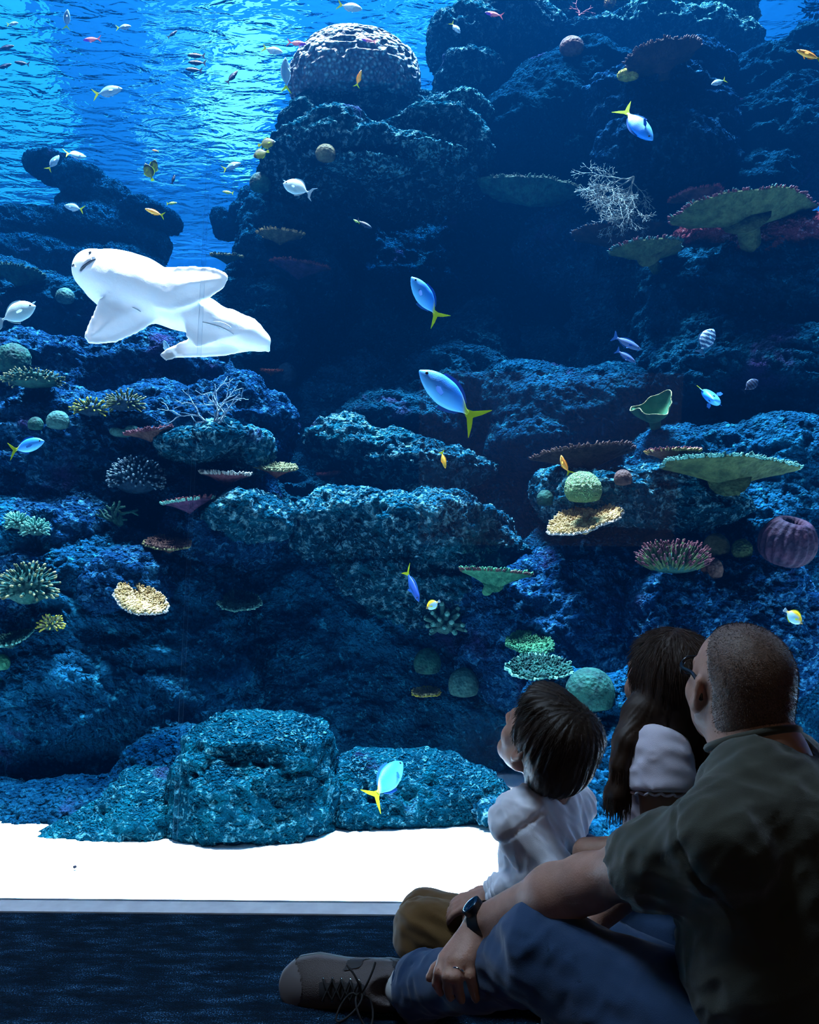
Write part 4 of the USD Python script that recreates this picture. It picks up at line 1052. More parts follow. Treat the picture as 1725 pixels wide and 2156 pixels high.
def fish(kind, label, px, py, Y, length, ang, out=0, flip=False, roll=0, group=None, curve=0):
    Y = min(Y, rock_Y(px, py, 99) - .10)   # swims in front of the rock
    M = fish_pose(px, py, Y, length, ang, out, flip, roll)
    if kind in FISH and not curve:
        return copy_of(FISH[kind], label, M, group, 'fish')
    prof, tail, flook, tlook = SPEC[kind]
    t = thing(kind.split('_')[0] + '_fish' if kind not in ('fusilier', 'fusilier_dark') else 'fusilier', label, 'fish', mtx=M, group=group)
    if not curve:
        FISH[kind] = t
    bendf = lambda m: trimesh.Trimesh(m.vertices + np.stack([0 * m.vertices[:, 0], 0 * m.vertices[:, 0], curve * (m.vertices[:, 0] - .1) ** 2], -1), m.faces, process=False)
    m, s = loft(prof)
    col = paint(kind, m.vertices.view(np.ndarray))
    m = bendf(m)
    tinted(part(t, 'body', m, '/World/Looks/fish_skin', smooth=True), col * .62)
    L = '/World/Looks/'
    part(t, 'tail_fin', bendf(fin(tail)), L + tlook, smooth=False)
    xs = np.linspace(.22, -.24, 12)
    o = np.argsort(s[:, 0])
    top, bot = np.interp(xs, s[o, 0], s[o, 1]), np.interp(xs, s[o, 0], s[o, 2])
    hgt = .045 * np.sin(np.linspace(.35, 2.9, 12)) ** .6
    dl = 'fin_yellow' if kind == 'fusilier' else flook
    part(t, 'dorsal_fin', bendf(fin(list(zip(xs, top + hgt)) + list(zip(xs[::-1], (top - .02)[::-1])))), L + (flook), smooth=False)
    k = slice(5, 12)
    part(t, 'anal_fin', bendf(fin(list(zip(xs[k], (bot - hgt)[k])) + list(zip(xs[k][::-1], (bot + .02)[k][::-1])))), L + flook, smooth=False)
    w = float(np.interp(.2, s[o, 0], s[o, 3]))
    for sg in (1, -1):
        p = fin([(0, 0), (-.05, .035), (-.15, .02), (-.16, -.02), (-.06, -.03)], .005)
        R = rot((0, 0, 1), -28 * sg) @ rot((0, 1, 0), -18)
        part(t, 'pectoral_fin', trimesh.Trimesh(p.vertices @ R.T + [.20, w * .97 * sg, -.03], p.faces, process=False), L + flook, smooth=False)
    ze = (float(np.interp(.40, s[o, 0], s[o, 1])) + float(np.interp(.40, s[o, 0], s[o, 2]))) / 2 + .02
    we = float(np.interp(.40, s[o, 0], s[o, 3]))
    for sg in (1, -1):
        e = trimesh.creation.icosphere(2, .022); e.apply_scale([1, .5, 1]); e.apply_translation([.40, we * .93 * sg, ze])
        part(t, 'eye', e, L + 'fish_eye', smooth=True)
    if kind == 'unicorn':
        part(t, 'horn', tube([[.44, 0, .03], [.50, 0, .05], [.545, 0, .055]], [.025, .016, .004], 8), L + 'fin_white', smooth=60)
    if kind == 'fusilier':
        z2 = np.linspace(-.06, -.32, 8)
        tp = np.interp(z2, s[o, 0], s[o, 1])
    return t


Fi = fish
Fi('fusilier', 'large blue fish with yellow forked tail at the centre, the lower of two', 944, 833, 2.9, 164, 140, 8)
Fi('fusilier', 'blue yellow tailed fish above the larger one at the centre', 896, 628, 3.2, 108, 125, 12)
Fi('fusilier', 'blue yellow tailed fish diving in front of the rock shoulder at upper right', 1343, 262, 3.6, 110, -58, 10, True)
Fi('fusilier', 'blue yellow tailed fish facing right at the left border', 58, 939, 3.1, 80, 14, 10)
Fi('fusilier', 'blue fish with yellow tail swimming away over the low boulder', 817, 1642, 2.72, 76, 42, -52)
Fi('fusilier_dark', 'dark blue fish diving below the central mound', 869, 1233, 3.1, 72, -68, 25, False, 50)
Fi('fusilier', 'blue fish with yellow tail coming forward by the green cup coral', 1497, 836, 3.3, 62, 230, 62)
S = 'pale yellow tailed fish '
Fi('silver', S + 'at the top border over the coral dome', 738, 15, 3.6, 58, -12)
Fi('silver', S + 'facing left over the distant reef', 155, 437, 4.2, 44, 168, 0)
Fi('silver', S + 'beside the knobbly boulder at the top', 960, 59, 4.0, 34, -52)
Fi('silver', S + 'left of the red backed fish by the dome', 575, 106, 3.8, 48, -14)
Fi('silver', S + 'swimming straight up beside the coral dome', 602, 156, 3.8, 58, 88, 30, False, 50)
Fi('silver', S + 'in the bright water left of the dark gap', 228, 193, 4.5, 66, 14)
Fi('silver', S + 'small and alone under the water surface', 261, 57, 5.0, 34, 8)
Fi('silver', S + 'small and faint in the top left corner', 27, 50, 5.0, 26, 10)
Fi('silver', S + 'hanging upright near the top left', 141, 40, 5.0, 38, 80, 20)
Fi('silver', S + 'rising over the flat rock shelf at left', 113, 342, 4.8, 42, 58)
Fi('silver', S + 'just right of the flat rock shelf at left', 160, 326, 4.9, 34, 25, -45)
Fi('silver', 'faint pale fish in the blue gap left of the overhang', 489, 350, 5.2, 42, 22)
Fi('lime', 'slim yellow green fish in the blue gap, right one of two', 480, 405, 4.8, 26, 172)
Fi('lime', 'slim yellow green fish in the blue gap, left one of two', 362, 428, 4.8, 24, 6)
Fi('lime', 'tiny yellow fish at the mouth of the cave', 751, 466, 3.6, 17, 150)
Fi('dark', 'dark fish in the bright water, topmost of its school', 363, 72, 5.0, 28, 40)
g = 'dark fish in three close rows under the bright surface'
Fi('dark', 'dark fish of the close row of three, top one', 413, 117, 5.0, 42, 178)
Fi('dark', 'dark fish of the close row of three, middle one', 415, 132, 5.0, 42, 178)
Fi('dark', 'dark fish of the close row of three, bottom one', 408, 147, 5.0, 40, 176)
Fi('dark', 'dark fish slanting up right of the close row', 489, 162, 5.0, 40, 52)
Fi('dark', 'dark hazy fish at the left border, upper', 12, 100, 5.2, 40, 12)
Fi('dark', 'dark hazy fish near the left border, between two others', 46, 133, 5.2, 36, 172)
Fi('dark', 'dark hazy fish at the left border, lowest', 8, 140, 5.2, 38, 20)
Fi('dark', 'small dark fish hanging near the yellow striped pair', 365, 378, 4.6, 24, 75)
Fi('pink', 'red fish with purple head facing left under the dark surface', 193, 83, 3.8, 40, 186)
Fi('pink', 'red fish with purple head left of the coral dome', 626, 91, 3.6, 44, -6)
Fi('pink', 'faint pink fish in front of the coral dome', 776, 85, 4.2, 34, 170)
Fi('pink', 'red fish with purple belly over the knobbly boulder', 1040, 30, 3.9, 42, 168)
Fi('orange', 'small orange fish in front of the coral dome', 756, 165, 3.8, 34, 70, 20)
Fi('orange', 'orange fish with spread tail over the distant reef', 325, 447, 3.5, 36, 172, 28)
Fi('orange', 'large orange fish cut by the right border', 1704, 116, 3.0, 62, 157)
Fi('orange', 'thin orange fish curled upright above the green brain coral', 1188, 979, 2.95, 44, 112, 0, False, 0, curve=.35)
Fi('golden', 'golden fish diving left of the huge boulder', 934, 968, 3.1, 40, -78, 10, False, 40)
Fi('orange', 'tiny orange fish in the blue gap at the water surface edge', 327, 317, 5.0, 16, 172)
Fi('unicorn', 'white fish with horned snout and crescent tail under the overhang', 628, 396, 3.2, 72, 157)
Fi('unicorn', 'white fish with horned snout cut by the left border', 33, 660, 3.0, 92, 28)
Fi('pyramid', 'yellow and white butterfly fish near the right border', 1671, 1298, 2.9, 48, -38)
Fi('pyramid', 'yellow and blue butterfly fish below the dark blue fish', 912, 1273, 3.0, 34, 208)
Fi('raccoon', 'green and black butterfly fish at the left end of the overhang, upper', 562, 302, 4.0, 42, 15)
Fi('raccoon', 'green and black butterfly fish at the left end of the overhang, lower', 549, 324, 4.1, 40, 200)
Fi('raccoon', 'black and yellow butterfly fish in the blue gap, left of two', 314, 362, 4.3, 30, 110, 40)
Fi('raccoon', 'black and yellow butterfly fish in the blue gap, right of two', 324, 352, 4.4, 28, 60, 40)
Fi('striped', 'blue fish with white stripes on the right wall', 1487, 718, 3.5, 66, 62)
Fi('striped_dark', 'dim striped fish right of the yellow tailed one', 1580, 812, 3.7, 44, 40)
Fi('lilac', 'dim violet fish in the cave mouth, upper', 1320, 722, 3.9, 68, -28)
Fi('lilac', 'dim violet fish in the cave mouth, lower', 1318, 750, 4.0, 50, -35)
Fi('silver', 'pale turquoise fish on the shadowed rock shoulder', 1513, 173, 4.2, 36, 200)
Fi('dark', 'dim grey fish behind the tiny yellow one', 767, 472, 4.2, 40, -30)
Fi('silver', 'small pale fish at the tip of the shark tail', 350, 731, 3.6, 24, 100, 40)
# ------------------------------------------------------------------ the white shark
def shark():
    Y = 3.3
    s = mpp(Y)
    X = lambda px: (px - 350) * s
    Z = lambda py: -(py - 640) * s
    F = Field((X(120), -.16, Z(775)), (X(600), .18, Z(495)), .0075)
    body = [(178, 556, 36, .0), (205, 571, 54, .00), (240, 588, 67, .00), (285, 605, 69, .00), (335, 622, 58, .0), (380, 645, 50, .0), (430, 668, 42, .005), (480, 688, 35, .015), (530, 704, 31, .03), (556, 716, 24, .045)]
    for a, b in zip(body[:-1], body[1:]):
        pa, pb = np.array([X(a[0]), a[3], Z(a[1])]), np.array([X(b[0]), b[3], Z(b[1])])
        ra, rb = a[2] * s, b[2] * s
        F.add(lambda p: d_cap(p * np.array([1, 1.45, 1], np.float32), pa * [1, 1.45, 1], pb * [1, 1.45, 1], ra, rb) * .8, np.minimum(pa, pb) - max(ra, rb), np.maximum(pa, pb) + max(ra, rb), .03)
    F.ell((X(176), 0, Z(560)), (36 * s, .05, 42 * s), .03)
    def plate(poly, y0, y1, th, k=.02):
        """A fin: y runs from y0 at the left of the outline to y1 at its right."""
        k_ = (Y + (y0 + y1) / 2) / Y   # a fin nearer than the body shows larger
        pg = [(X(862.5 + (a - 862.5) * k_), Z(1078 + (b - 1078) * k_)) for a, b in poly]
        xs, zs = [q[0] for q in pg], [q[1] for q in pg]
        def f(p):
            d = d_poly(p[..., 0], p[..., 2], pg) - .006
            t = np.clip((p[..., 0] - min(xs)) / (max(xs) - min(xs)), 0, 1)
            w = np.maximum(th * np.clip(-d / .09, .2, 1), .0068)
            e = np.abs(p[..., 1] - (y0 + (y1 - y0) * t)) - w
            return np.maximum(d, e) + 0 * d
        F.add(f, (min(xs), min(y0, y1) - th, min(zs)), (max(xs), max(y0, y1) + th, max(zs)), k)
    plate([(325, 570), (345, 560), (407, 560), (452, 565), (480, 578), (486, 587), (476, 609), (447, 629), (399, 646), (365, 654), (330, 644)], -.06, -.10, .022, .03)
    plate([(235, 630), (211, 642), (203, 668), (188, 718), (187, 730), (195, 740), (215, 739), (245, 732), (286, 706), (316, 680), (330, 655), (290, 620)], -.10, -.02, .022, .03)
    plate([(560, 690), (577, 736), (546, 741), (490, 750), (437, 753), (377, 751), (350, 757), (339, 746), (347, 738), (377, 724), (402, 713), (450, 712), (520, 712)], .12, .05, .014, .015)
    plate([(398, 680), (450, 672), (510, 706), (470, 722), (425, 742), (404, 720)], -.05, -.01, .012, .02)
    plate([(500, 660), (524, 667), (545, 672), (566, 702), (577, 738), (550, 716), (505, 700)], .0, .07, .014, .02)
    # mouth groove, nostrils
    m0, m1 = np.array([X(169), -.062, Z(577)]), np.array([X(199), -.075, Z(556)])
    F.cut(lambda p: d_cap(p, m0, m1, .007, .008), np.minimum(m0, m1) - .01, np.maximum(m0, m1) + .01, .006)
    m = F.mesh(4)
    v = m.vertices.view(np.ndarray)
    t = thing('white_shark', 'large white bellied shark with broad side fins turning its tail under', 'shark', loc=P(350, 640, Y))
    m = push(m, .002 * (fbm(v * 30, 3, 4) - .5))
    v = m.vertices.view(np.ndarray)
    kd = Y / (Y + v[:, 1])
    px, py = 862.5 + (v[:, 0] / s + 350 - 862.5) * kd, 1078 + (-v[:, 2] / s + 640 - 1078) * kd
    col = np.tile([0.72, 0.75, 0.76], (len(v), 1))
    grey = np.array([0.06, 0.075, 0.07])
    spot = step(fbm(v * 26, 2, 8), .40, .52) * step(412 - px, 0, 45) * (py > 712) * (px < 410) * (px > 330)
    tip = step(372 - px, 0, 28) * (py > 725) * (px > 330)
    back = step(v[:, 1], .05, .075) * (px < 540) * (py < 700)
    w = np.clip(np.maximum(np.maximum(spot * .75, tip * .8), back * .6), 0, 1)[:, None]
    tinted(part(t, 'body', m, '/World/Looks/shark_skin', smooth=True), col * (1 - w) + grey * w)
    # dark mouth with its corner folds, nostrils, gill slits
    tree = trimesh.proximity.ProximityQuery(m)
    def on(a, b, lift=.001):
        o = np.array([[X(a), -1.0, Z(b)]])
        d2 = (v[:, 0] - o[0, 0]) ** 2 + (v[:, 2] - o[0, 2]) ** 2 + 1e-3 * (v[:, 1] + .06) ** 2
        i = np.argsort(d2)[:12]
        return np.array([o[0, 0], v[i, 1].min() - lift, o[0, 2]])
    line = np.array([on(a, b, -.001) for a, b in [(167, 577), (175, 571), (186, 565), (197, 560), (206, 556)]])
    part(t, 'mouth', tube(spline(line, 20), np.interp(np.linspace(0, 1, 20), [0, .25, .75, 1], [.002, .006, .007, .002]), 8), '/World/Looks/shark_dark', smooth=60)
    part(t, 'mouth_fold', tube(spline(np.array([on(a, b) for a, b in [(197, 558), (193, 552), (191, 545)]]), 8), .0018, 6), '/World/Looks/shark_grey', smooth=60)
    for a, b in ((187, 536), (149, 563)):
        part(t, 'nostril', tube(np.array([on(a - 2, b + 1), on(a, b), on(a + 2, b - 2)]), .004, 8), '/World/Looks/shark_dark', smooth=60)
    part(t, 'barbel', tube(np.array([on(155, 566), on(159, 571) - [0, .006, 0]]), [.003, .001], 6), '/World/Looks/shark_grey', smooth=60)
    for a, b in ((243, 528), (250, 531), (321, 556), (328, 560), (335, 563)):
        part(t, 'gill_slit', tube(np.array([on(a, b), on(a + 1.5, b + 3), on(a + 2, b + 6)]), .0013, 6), '/World/Looks/shark_grey', smooth=60)
    for pts in ([(440, 692), (465, 697), (495, 708), (505, 714)], [(462, 690), (480, 690), (500, 700)], [(290, 664), (300, 668), (306, 671)]):
        part(t, 'skin_fold', tube(spline(np.array([on(a, b, .0002) for a, b in pts]), 14), .0016, 6), '/World/Looks/shark_grey', smooth=60)


look('shark_skin', {'a': ('attribute', {'attribute': 'tint'}), 'g': ('geometry', {}), 'n': ('noise_texture', {'scale': 140, 'detail': 2}), 'b': ('bump', {'strength': .12, 'distance': .003}),
    'p': ('principled_bsdf', {'roughness': 0.45})}, [('a.color', 'p.base_color'), ('g.position', 'n.vector'), ('n.fac', 'b.height'), ('b.normal', 'p.normal')])
look('shark_dark', {'p': ('principled_bsdf', {'base_color': (.012, .02, .03), 'roughness': .5})})
look('shark_grey', {'p': ('principled_bsdf', {'base_color': (.30, .38, .42), 'roughness': .6})})
shark()
# ------------------------------------------------------------------ the visitors
def cloth_look(name, col, col2, weave=900, sheen=.25, rough=.85):
    return look(name, {'g': ('geometry', {}), 'n': ('noise_texture', {'scale': 9, 'detail': 5}), 'w': ('noise_texture', {'scale': weave, 'detail': 2}), 'r': ('rgb_ramp', {'ramp': [(.35, col), (.65, col2)]}),
        'b': ('bump', {'strength': .35, 'distance': .0015}), 'p': ('principled_bsdf', {'roughness': rough, 'sheen_weight': sheen, 'specular_ior_level': .15})},
        [('g.position', 'n.vector'), ('g.position', 'w.vector'), ('n.fac', 'r.fac'), ('r.color', 'p.base_color'), ('w.fac', 'b.height'), ('b.normal', 'p.normal')])


cloth_look('shirt_olive', (.036, .038, .028), (.046, .048, .035))
cloth_look('shirt_grey', (.64, .66, .74), (.74, .77, .84))
cloth_look('shirt_lilac', (.56, .52, .62), (.66, .62, .72))
cloth_look('denim', (.013, .036, .088), (.020, .050, .115), 700, .2)
cloth_look('trousers_brown', (.10, .052, .015), (.13, .07, .02), 700)
cloth_look('sock', (.45, .45, .45), (.55, .55, .55), 500)
look('skin', {'g': ('geometry', {}), 'n': ('noise_texture', {'scale': 40, 'detail': 4}), 'n2': ('noise_texture', {'scale': 320, 'detail': 3}), 'r': ('rgb_ramp', {'ramp': [(.3, (.32, .17, .12)), (.7, (.40, .22, .16))]}),
    'b': ('bump', {'strength': .25, 'distance': .002}), 'p': ('principled_bsdf', {'roughness': .5, 'subsurface_weight': .08, 'subsurface_scale': .006, 'specular_ior_level': .35})},
    [('g.position', 'n.vector'), ('g.position', 'n2.vector'), ('n.fac', 'r.fac'), ('r.color', 'p.base_color'), ('n2.fac', 'b.height'), ('b.normal', 'p.normal')])
for nm, c in (('hair_man', (.055, .030, .018)), ('hair_boy', (.020, .012, .008)), ('hair_girl', (.030, .015, .009))):
    look(nm, {'p': ('principled_bsdf', {'base_color': c, 'roughness': .55, 'specular_ior_level': .25})})
    look(nm + '_strand', {'p': ('principled_bsdf', {'base_color': tuple(1.25 * x for x in c), 'roughness': .5, 'specular_ior_level': .25})})
look('stubble', {'g': ('geometry', {}), 'n': ('noise_texture', {'scale': 420, 'detail': 2}), 'b': ('bump', {'strength': .8, 'distance': .0015}), 'r': ('rgb_ramp', {'ramp': [(.35, (.055, .024, .012)), (.7, (.14, .065, .033))]}),
    'p': ('principled_bsdf', {'roughness': .55, 'sheen_weight': .3})}, [('g.position', 'n.vector'), ('n.fac', 'r.fac'), ('r.color', 'p.base_color'), ('n.fac', 'b.height'), ('b.normal', 'p.normal')])
look('black_plastic', {'p': ('principled_bsdf', {'base_color': (.008, .009, .012), 'roughness': .25})})
look('watch_glass', {'p': ('principled_bsdf', {'base_color': (.004, .012, .03), 'roughness': .06, 'coat_weight': 1.0})})
look('lens', {'t': ('transparent_bsdf', {}), 'g': ('glossy_bsdf', {'roughness': 0.0}), 'f': ('fresnel', {'IOR': 1.45}), 'x': ('mix_closure', {})}, [('f.fac', 'x.fac'), ('t.BSDF', 'x.closure1'), ('g.BSDF', 'x.closure2')], surface='x.closure')
look('silver_metal', {'p': ('principled_bsdf', {'base_color': (.85, .85, .86), 'metallic': 1., 'roughness': .15})})
look('eye_white', {'p': ('principled_bsdf', {'base_color': (.75, .75, .75), 'roughness': .15})})
look('iris', {'p': ('principled_bsdf', {'base_color': (.03, .02, .015), 'roughness': .1})})
look('shoe_upper', {'g': ('geometry', {}), 'v': ('voronoi_texture', {'scale': 420}), 'b': ('bump', {'strength': .4, 'distance': .002}), 'p': ('principled_bsdf', {'base_color': (.075, .06, .06), 'roughness': .75})}, [('g.position', 'v.vector'), ('v.distance', 'b.height'), ('b.normal', 'p.normal')])
look('shoe_cap', {'p': ('principled_bsdf', {'base_color': (.14, .125, .13), 'roughness': .6})})
look('shoe_sole', {'p': ('principled_bsdf', {'base_color': (.10, .13, .14), 'roughness': .7})})
look('shoe_dark', {'p': ('principled_bsdf', {'base_color': (.025, .025, .03), 'roughness': .8})})
look('lace', {'p': ('principled_bsdf', {'base_color': (.015, .015, .018), 'roughness': .9})})
LK = '/World/Looks/'


def head_frame(yaw, pitch, roll=0):
    """Columns right, forward, up of a head turned yaw degrees left of straight away from the viewer and tipped up by pitch."""
    return rot((0, 0, 1), yaw) @ rot((1, 0, 0), pitch) @ rot((0, 1, 0), roll)


def add_head(F, o, R, s):
    """A head with face and ears into the field; o = middle of the skull, s = scale of an adult's."""
    g = lambda *p: o + R @ (np.array(p) * s)
    e = lambda c, r, k=.02: F.ell(g(*c), np.array(r) * s, k * s, R)
    e((0, -.014, .034), (.077, .097, .086)); e((0, .034, -.026), (.063, .060, .088), .03)
    for x in (-1, 1):
        F.cap(g(.052 * x, .0, -.055), g(0, .074, -.098), .024 * s, .022 * s, .03 * s)
        e((.040 * x, .060, -.030), (.026, .024, .028), .02)
    e((0, .079, -.100), (.022, .018, .017))
    F.cap(g(-.034, .082, .020), g(.034, .082, .020), .015 * s, k=.015 * s)
    F.chain([g(0, .094, .014), g(0, .108, -.012), g(0, .117, -.028)], [.008 * s, .010 * s, .0125 * s], .012 * s)
    for x in (-1, 1):
        F.cap(g(.012 * x, .104, -.033), g(.010 * x, .108, -.032), .0085 * s, k=.006 * s)
        F.cut_ell(g(.032 * x, .097, .003), np.array([.018, .013, .011]) * s, .012 * s, R)
        F.cap(g(.020 * x, .084, -.002), g(.044 * x, .078, -.002), .008 * s, k=.008 * s)
    e((0, .095, -.056), (.024, .011, .006), .008); e((0, .093, -.067), (.020, .011, .007), .008)
    F.cut(lambda p: d_cap(p, g(-.020, .104, -.0612), g(.020, .104, -.0612), .0022 * s, .0022 * s), g(0, .1, -.06) - .04, g(0, .1, -.06) + .04, .004 * s)
    for x in (-1, 1):
        Re = R @ rot((0, 0, 1), 22 * x) @ rot((1, 0, 0), 10)
        F.ell(g(.080 * x, -.008, -.008), np.array([.010, .020, .033]) * s, .008 * s, Re)
        F.ell(g(.078 * x, .000, -.034), np.array([.009, .010, .012]) * s, .008 * s, Re)
        F.cut_ell(g(.091 * x, -.004, -.006), np.array([.010, .010, .020]) * s, .006 * s, Re)


def eyes(t, o, R, s):
    for x in (-1, 1):
        c = o + R @ (np.array([.032 * x, .079, .003]) * s)
        m = trimesh.creation.icosphere(3, .0125 * s); m.apply_translation(c)
        e = part(t, 'eyeball', m, LK + 'eye_white', smooth=True)
        i = trimesh.creation.icosphere(2, .0062 * s); i.apply_scale([1, 1, 1]); i.apply_translation(o + R @ (np.array([.032 * x, .0865, .004]) * s))
        part(e, 'iris', i, LK + 'iris', smooth=True)


def folds(m, axis, f_along, f_across, amp, seed, mask=None):
    v = m.vertices.view(np.ndarray)
    a = np.asarray(axis, float); a /= np.linalg.norm(a)
    b = np.cross(a, [.3, .5, .81]); b /= np.linalg.norm(b); c = np.cross(a, b)
    q = np.stack([v @ a * f_along, v @ b * f_across, v @ c * f_across], -1)
    n = fbm(q + .35 * fbm(q * .7 + 5, 2, seed + 9)[:, None], 2, seed)
    d = amp * (1 - np.abs(n - .5) * 6)
    return push(m, d if mask is None else d * mask)


def groove(m, c, ax, near, rad, depth=.004, wide=.0045):
    """A sewn seam: a shallow groove round a sleeve where it meets the plane through c."""
    v = m.vertices.view(np.ndarray)
    t = (v - c) @ ax
    r = np.linalg.norm(v - c - t[:, None] * ax, axis=1)
    return push(m, -depth * np.exp(-(t / wide) ** 2) * np.clip((rad - r) / .02, 0, 1))


def strands(parent, roots, dirs, n, seg, step_len, mat, flow, seed, width=.0007, jitter=.1, label=None):
    """Hair as thin curves; flow(p, d) gives the direction at a point."""
    rng = np.random.default_rng(seed)
    pts = np.zeros((n, seg, 3)); p, d = roots.copy(), dirs.copy()
    ln = step_len * rng.uniform(.6, 1.3, (n, 1))
    off = rng.normal(0, jitter, (n, 3))
    for i in range(seg):
        pts[:, i] = p
        d = flow(p, d) + off
        d /= np.linalg.norm(d, axis=1, keepdims=True)
        p = p + d * ln
    path = numbered(parent, 'hair_strands')
    c = UsdGeom.BasisCurves.Define(stage, path)
    c.CreateTypeAttr('linear')
    c.CreateCurveVertexCountsAttr(Vt.IntArray.FromNumpy(np.full(n, seg, np.int32)))
    c.CreatePointsAttr(Vt.Vec3fArray.FromNumpy(pts.reshape(-1, 3).astype(np.float32)))
    w = np.tile(np.linspace(1, .35, seg), n) * width
    c.CreateWidthsAttr(Vt.FloatArray.FromNumpy(w.astype(np.float32))); c.SetWidthsInterpolation('vertex')
    UsdShade.MaterialBindingAPI.Apply(c.GetPrim()).Bind(UsdShade.Material.Get(stage, LK + mat))
    c.GetPrim().SetCustomDataByKey('kind', 'stuff')


def surface_samples(m, n, seed, mask=None):
    rng = np.random.default_rng(seed)
    v, f = m.vertices.view(np.ndarray), m.faces.view(np.ndarray)
    tri = v[f]
    ar = np.linalg.norm(np.cross(tri[:, 1] - tri[:, 0], tri[:, 2] - tri[:, 0]), axis=1)
    if mask is not None:
        ar = ar * mask(tri.mean(1))
    i = rng.choice(len(f), n, p=ar / ar.sum())
    u, w = rng.random(n), rng.random(n)
    x = u + w > 1; u[x], w[x] = 1 - u[x], 1 - w[x]
    p = tri[i, 0] + u[:, None] * (tri[i, 1] - tri[i, 0]) + w[:, None] * (tri[i, 2] - tri[i, 0])
    nn = np.cross(tri[i, 1] - tri[i, 0], tri[i, 2] - tri[i, 0]); nn /= np.linalg.norm(nn, axis=1, keepdims=True) + 1e-12
    return p, nn


def torso_frame(yaw, lean=0):
    return rot((0, 0, 1), yaw) @ rot((1, 0, 0), lean)   # columns right, forward, up


# ---- the man
def shoe(t, heel, toe_dir, dorsum, s=1.0, laces=True, flip=1):
    """A lace-up trainer; local x to the toe, z out of the instep, y to the inner side."""
    x = np.asarray(toe_dir, float) / np.linalg.norm(toe_dir)
    z = np.asarray(dorsum, float) - x * (np.asarray(dorsum) @ x); z /= np.linalg.norm(z)
    y = np.cross(z, x)
    R = np.stack([x, y, z], 1)
    W = lambda m: trimesh.Trimesh(m.vertices * s @ R.T + heel, m.faces, process=False)
    out = [(-.02, .012), (-.012, .034), (.03, .040), (.09, .036), (.14, .040), (.19, .052), (.235, .046), (.262, .024), (.268, .0), (.262, -.024), (.235, -.046), (.19, -.052), (.14, -.044), (.09, -.040), (.03, -.040), (-.012, -.034), (-.02, -.012)]
    out = [(a, b * flip) for a, b in out]
    F = Field((-.06, -.09, -.02), (.32, .09, .17), .004)
    c = np.linspace(0, 1, 9)
    F.add(lambda p: np.maximum(d_poly(p[..., 0], p[..., 1], out) + .004, np.abs(p[..., 2] - .028) - .022), (-.03, -.06, .0), (.28, .06, .055), .02)
    F.ell((.205, 0, .035), (.062, .046, .034), .03); F.ell((.13, 0, .045), (.085, .038, .042), .04); F.ell((.045, 0, .055), (.06, .034, .055), .04); F.ell((.02, 0, .075), (.042, .032, .035), .03)
    F.cut_ell((.018, 0, .118), (.046, .026, .035), .01)
    m = F.mesh(3)
    up = part(t, 'shoe', W(m), LK + 'shoe_upper', smooth=True)
    F = Field((-.05, -.08, -.02), (.31, .08, .04), .004)
    F.add(lambda p: np.maximum(d_poly(p[..., 0], p[..., 1], out) - .004, np.abs(p[..., 2] - .008 - .006 * np.sin(p[..., 0] * 14) ** 2) - .010), (-.03, -.07, -.01), (.28, .07, .03), .004)
    part(up, 'sole', W(F.mesh(2)), LK + 'shoe_sole', smooth=50)
    # toe cap, heel counter and side stripe lie on the upper
    v = m.vertices.view(np.ndarray)
    mv = push(m, np.full(len(v), .0022))
    part(up, 'toe_cap', W(keep(mv, (v[:, 0] > .212 + .5 * v[:, 1] ** 2 * 20) & (v[:, 2] > .012))), LK + 'shoe_cap', smooth=True)
    part(up, 'heel_counter', W(keep(mv, (v[:, 0] < .028 - .2 * (v[:, 2] - .03)) & (v[:, 2] > .012) & (v[:, 2] < .085))), LK + 'shoe_dark', smooth=True)
    for sg in (1, -1):
        part(up, 'side_panel', W(keep(mv, (np.abs(v[:, 0] - .085 - .5 * (v[:, 2] - .03)) < .020) & (v[:, 2] > .014) & (v[:, 2] < .075) & (v[:, 1] * sg > .004))), LK + 'shoe_dark', smooth=True)
    part(up, 'tongue', W(keep(push(m, np.full(len(v), .0018)), (v[:, 0] > .07) & (v[:, 0] < .175) & (np.abs(v[:, 1]) < .014) & (v[:, 2] > .05))), LK + 'shoe_dark', smooth=True)
    if not laces:
        return up
    def on(a, b, lift=.004):
        i = np.argsort((v[:, 0] - a) ** 2 + (v[:, 1] - b) ** 2 + 1e-6 * (.2 - v[:, 2]))[:60]
        i = i[v[i, 2] > .03] if (v[i, 2] > .03).any() else i
        return np.array([a, b, v[i, 2].max() + lift])
    rows = np.linspace(.165, .085, 5)
    for k, a in enumerate(rows):
        for sg in (1, -1):
            e = trimesh.creation.icosphere(1, .0035); e.apply_translation(on(a, .019 * sg, .001))
            part(up, 'eyelet', W(e), LK + 'silver_metal', smooth=True)
        if k < 4:
            for sg in (1, -1):
                pts = [on(a, .019 * sg), on((a + rows[k + 1]) / 2, 0, .006), on(rows[k + 1], -.019 * sg)]
                part(up, 'lace', W(tube(spline(np.array(pts), 8), .0023, 6)), LK + 'lace', smooth=60)
    k0 = on(.078, 0, .008)
    for loop in ([(0, 0, 0), (.015, .030, .022), (.05, .045, .012), (.045, .025, .002), (.01, .004, 0)], [(0, 0, 0), (.0, .034, .026), (-.02, .056, .02), (-.025, .038, .006), (-.004, .006, 0)],
                 [(0, 0, 0), (.01, -.03, .012), (.03, -.05, .004)], [(0, 0, 0), (-.02, -.03, .01), (-.03, -.055, .002)]):
        part(up, 'lace', W(tube(spline(np.array(loop) + k0, 18), .0023, 6)), LK + 'lace', smooth=60)
    return up


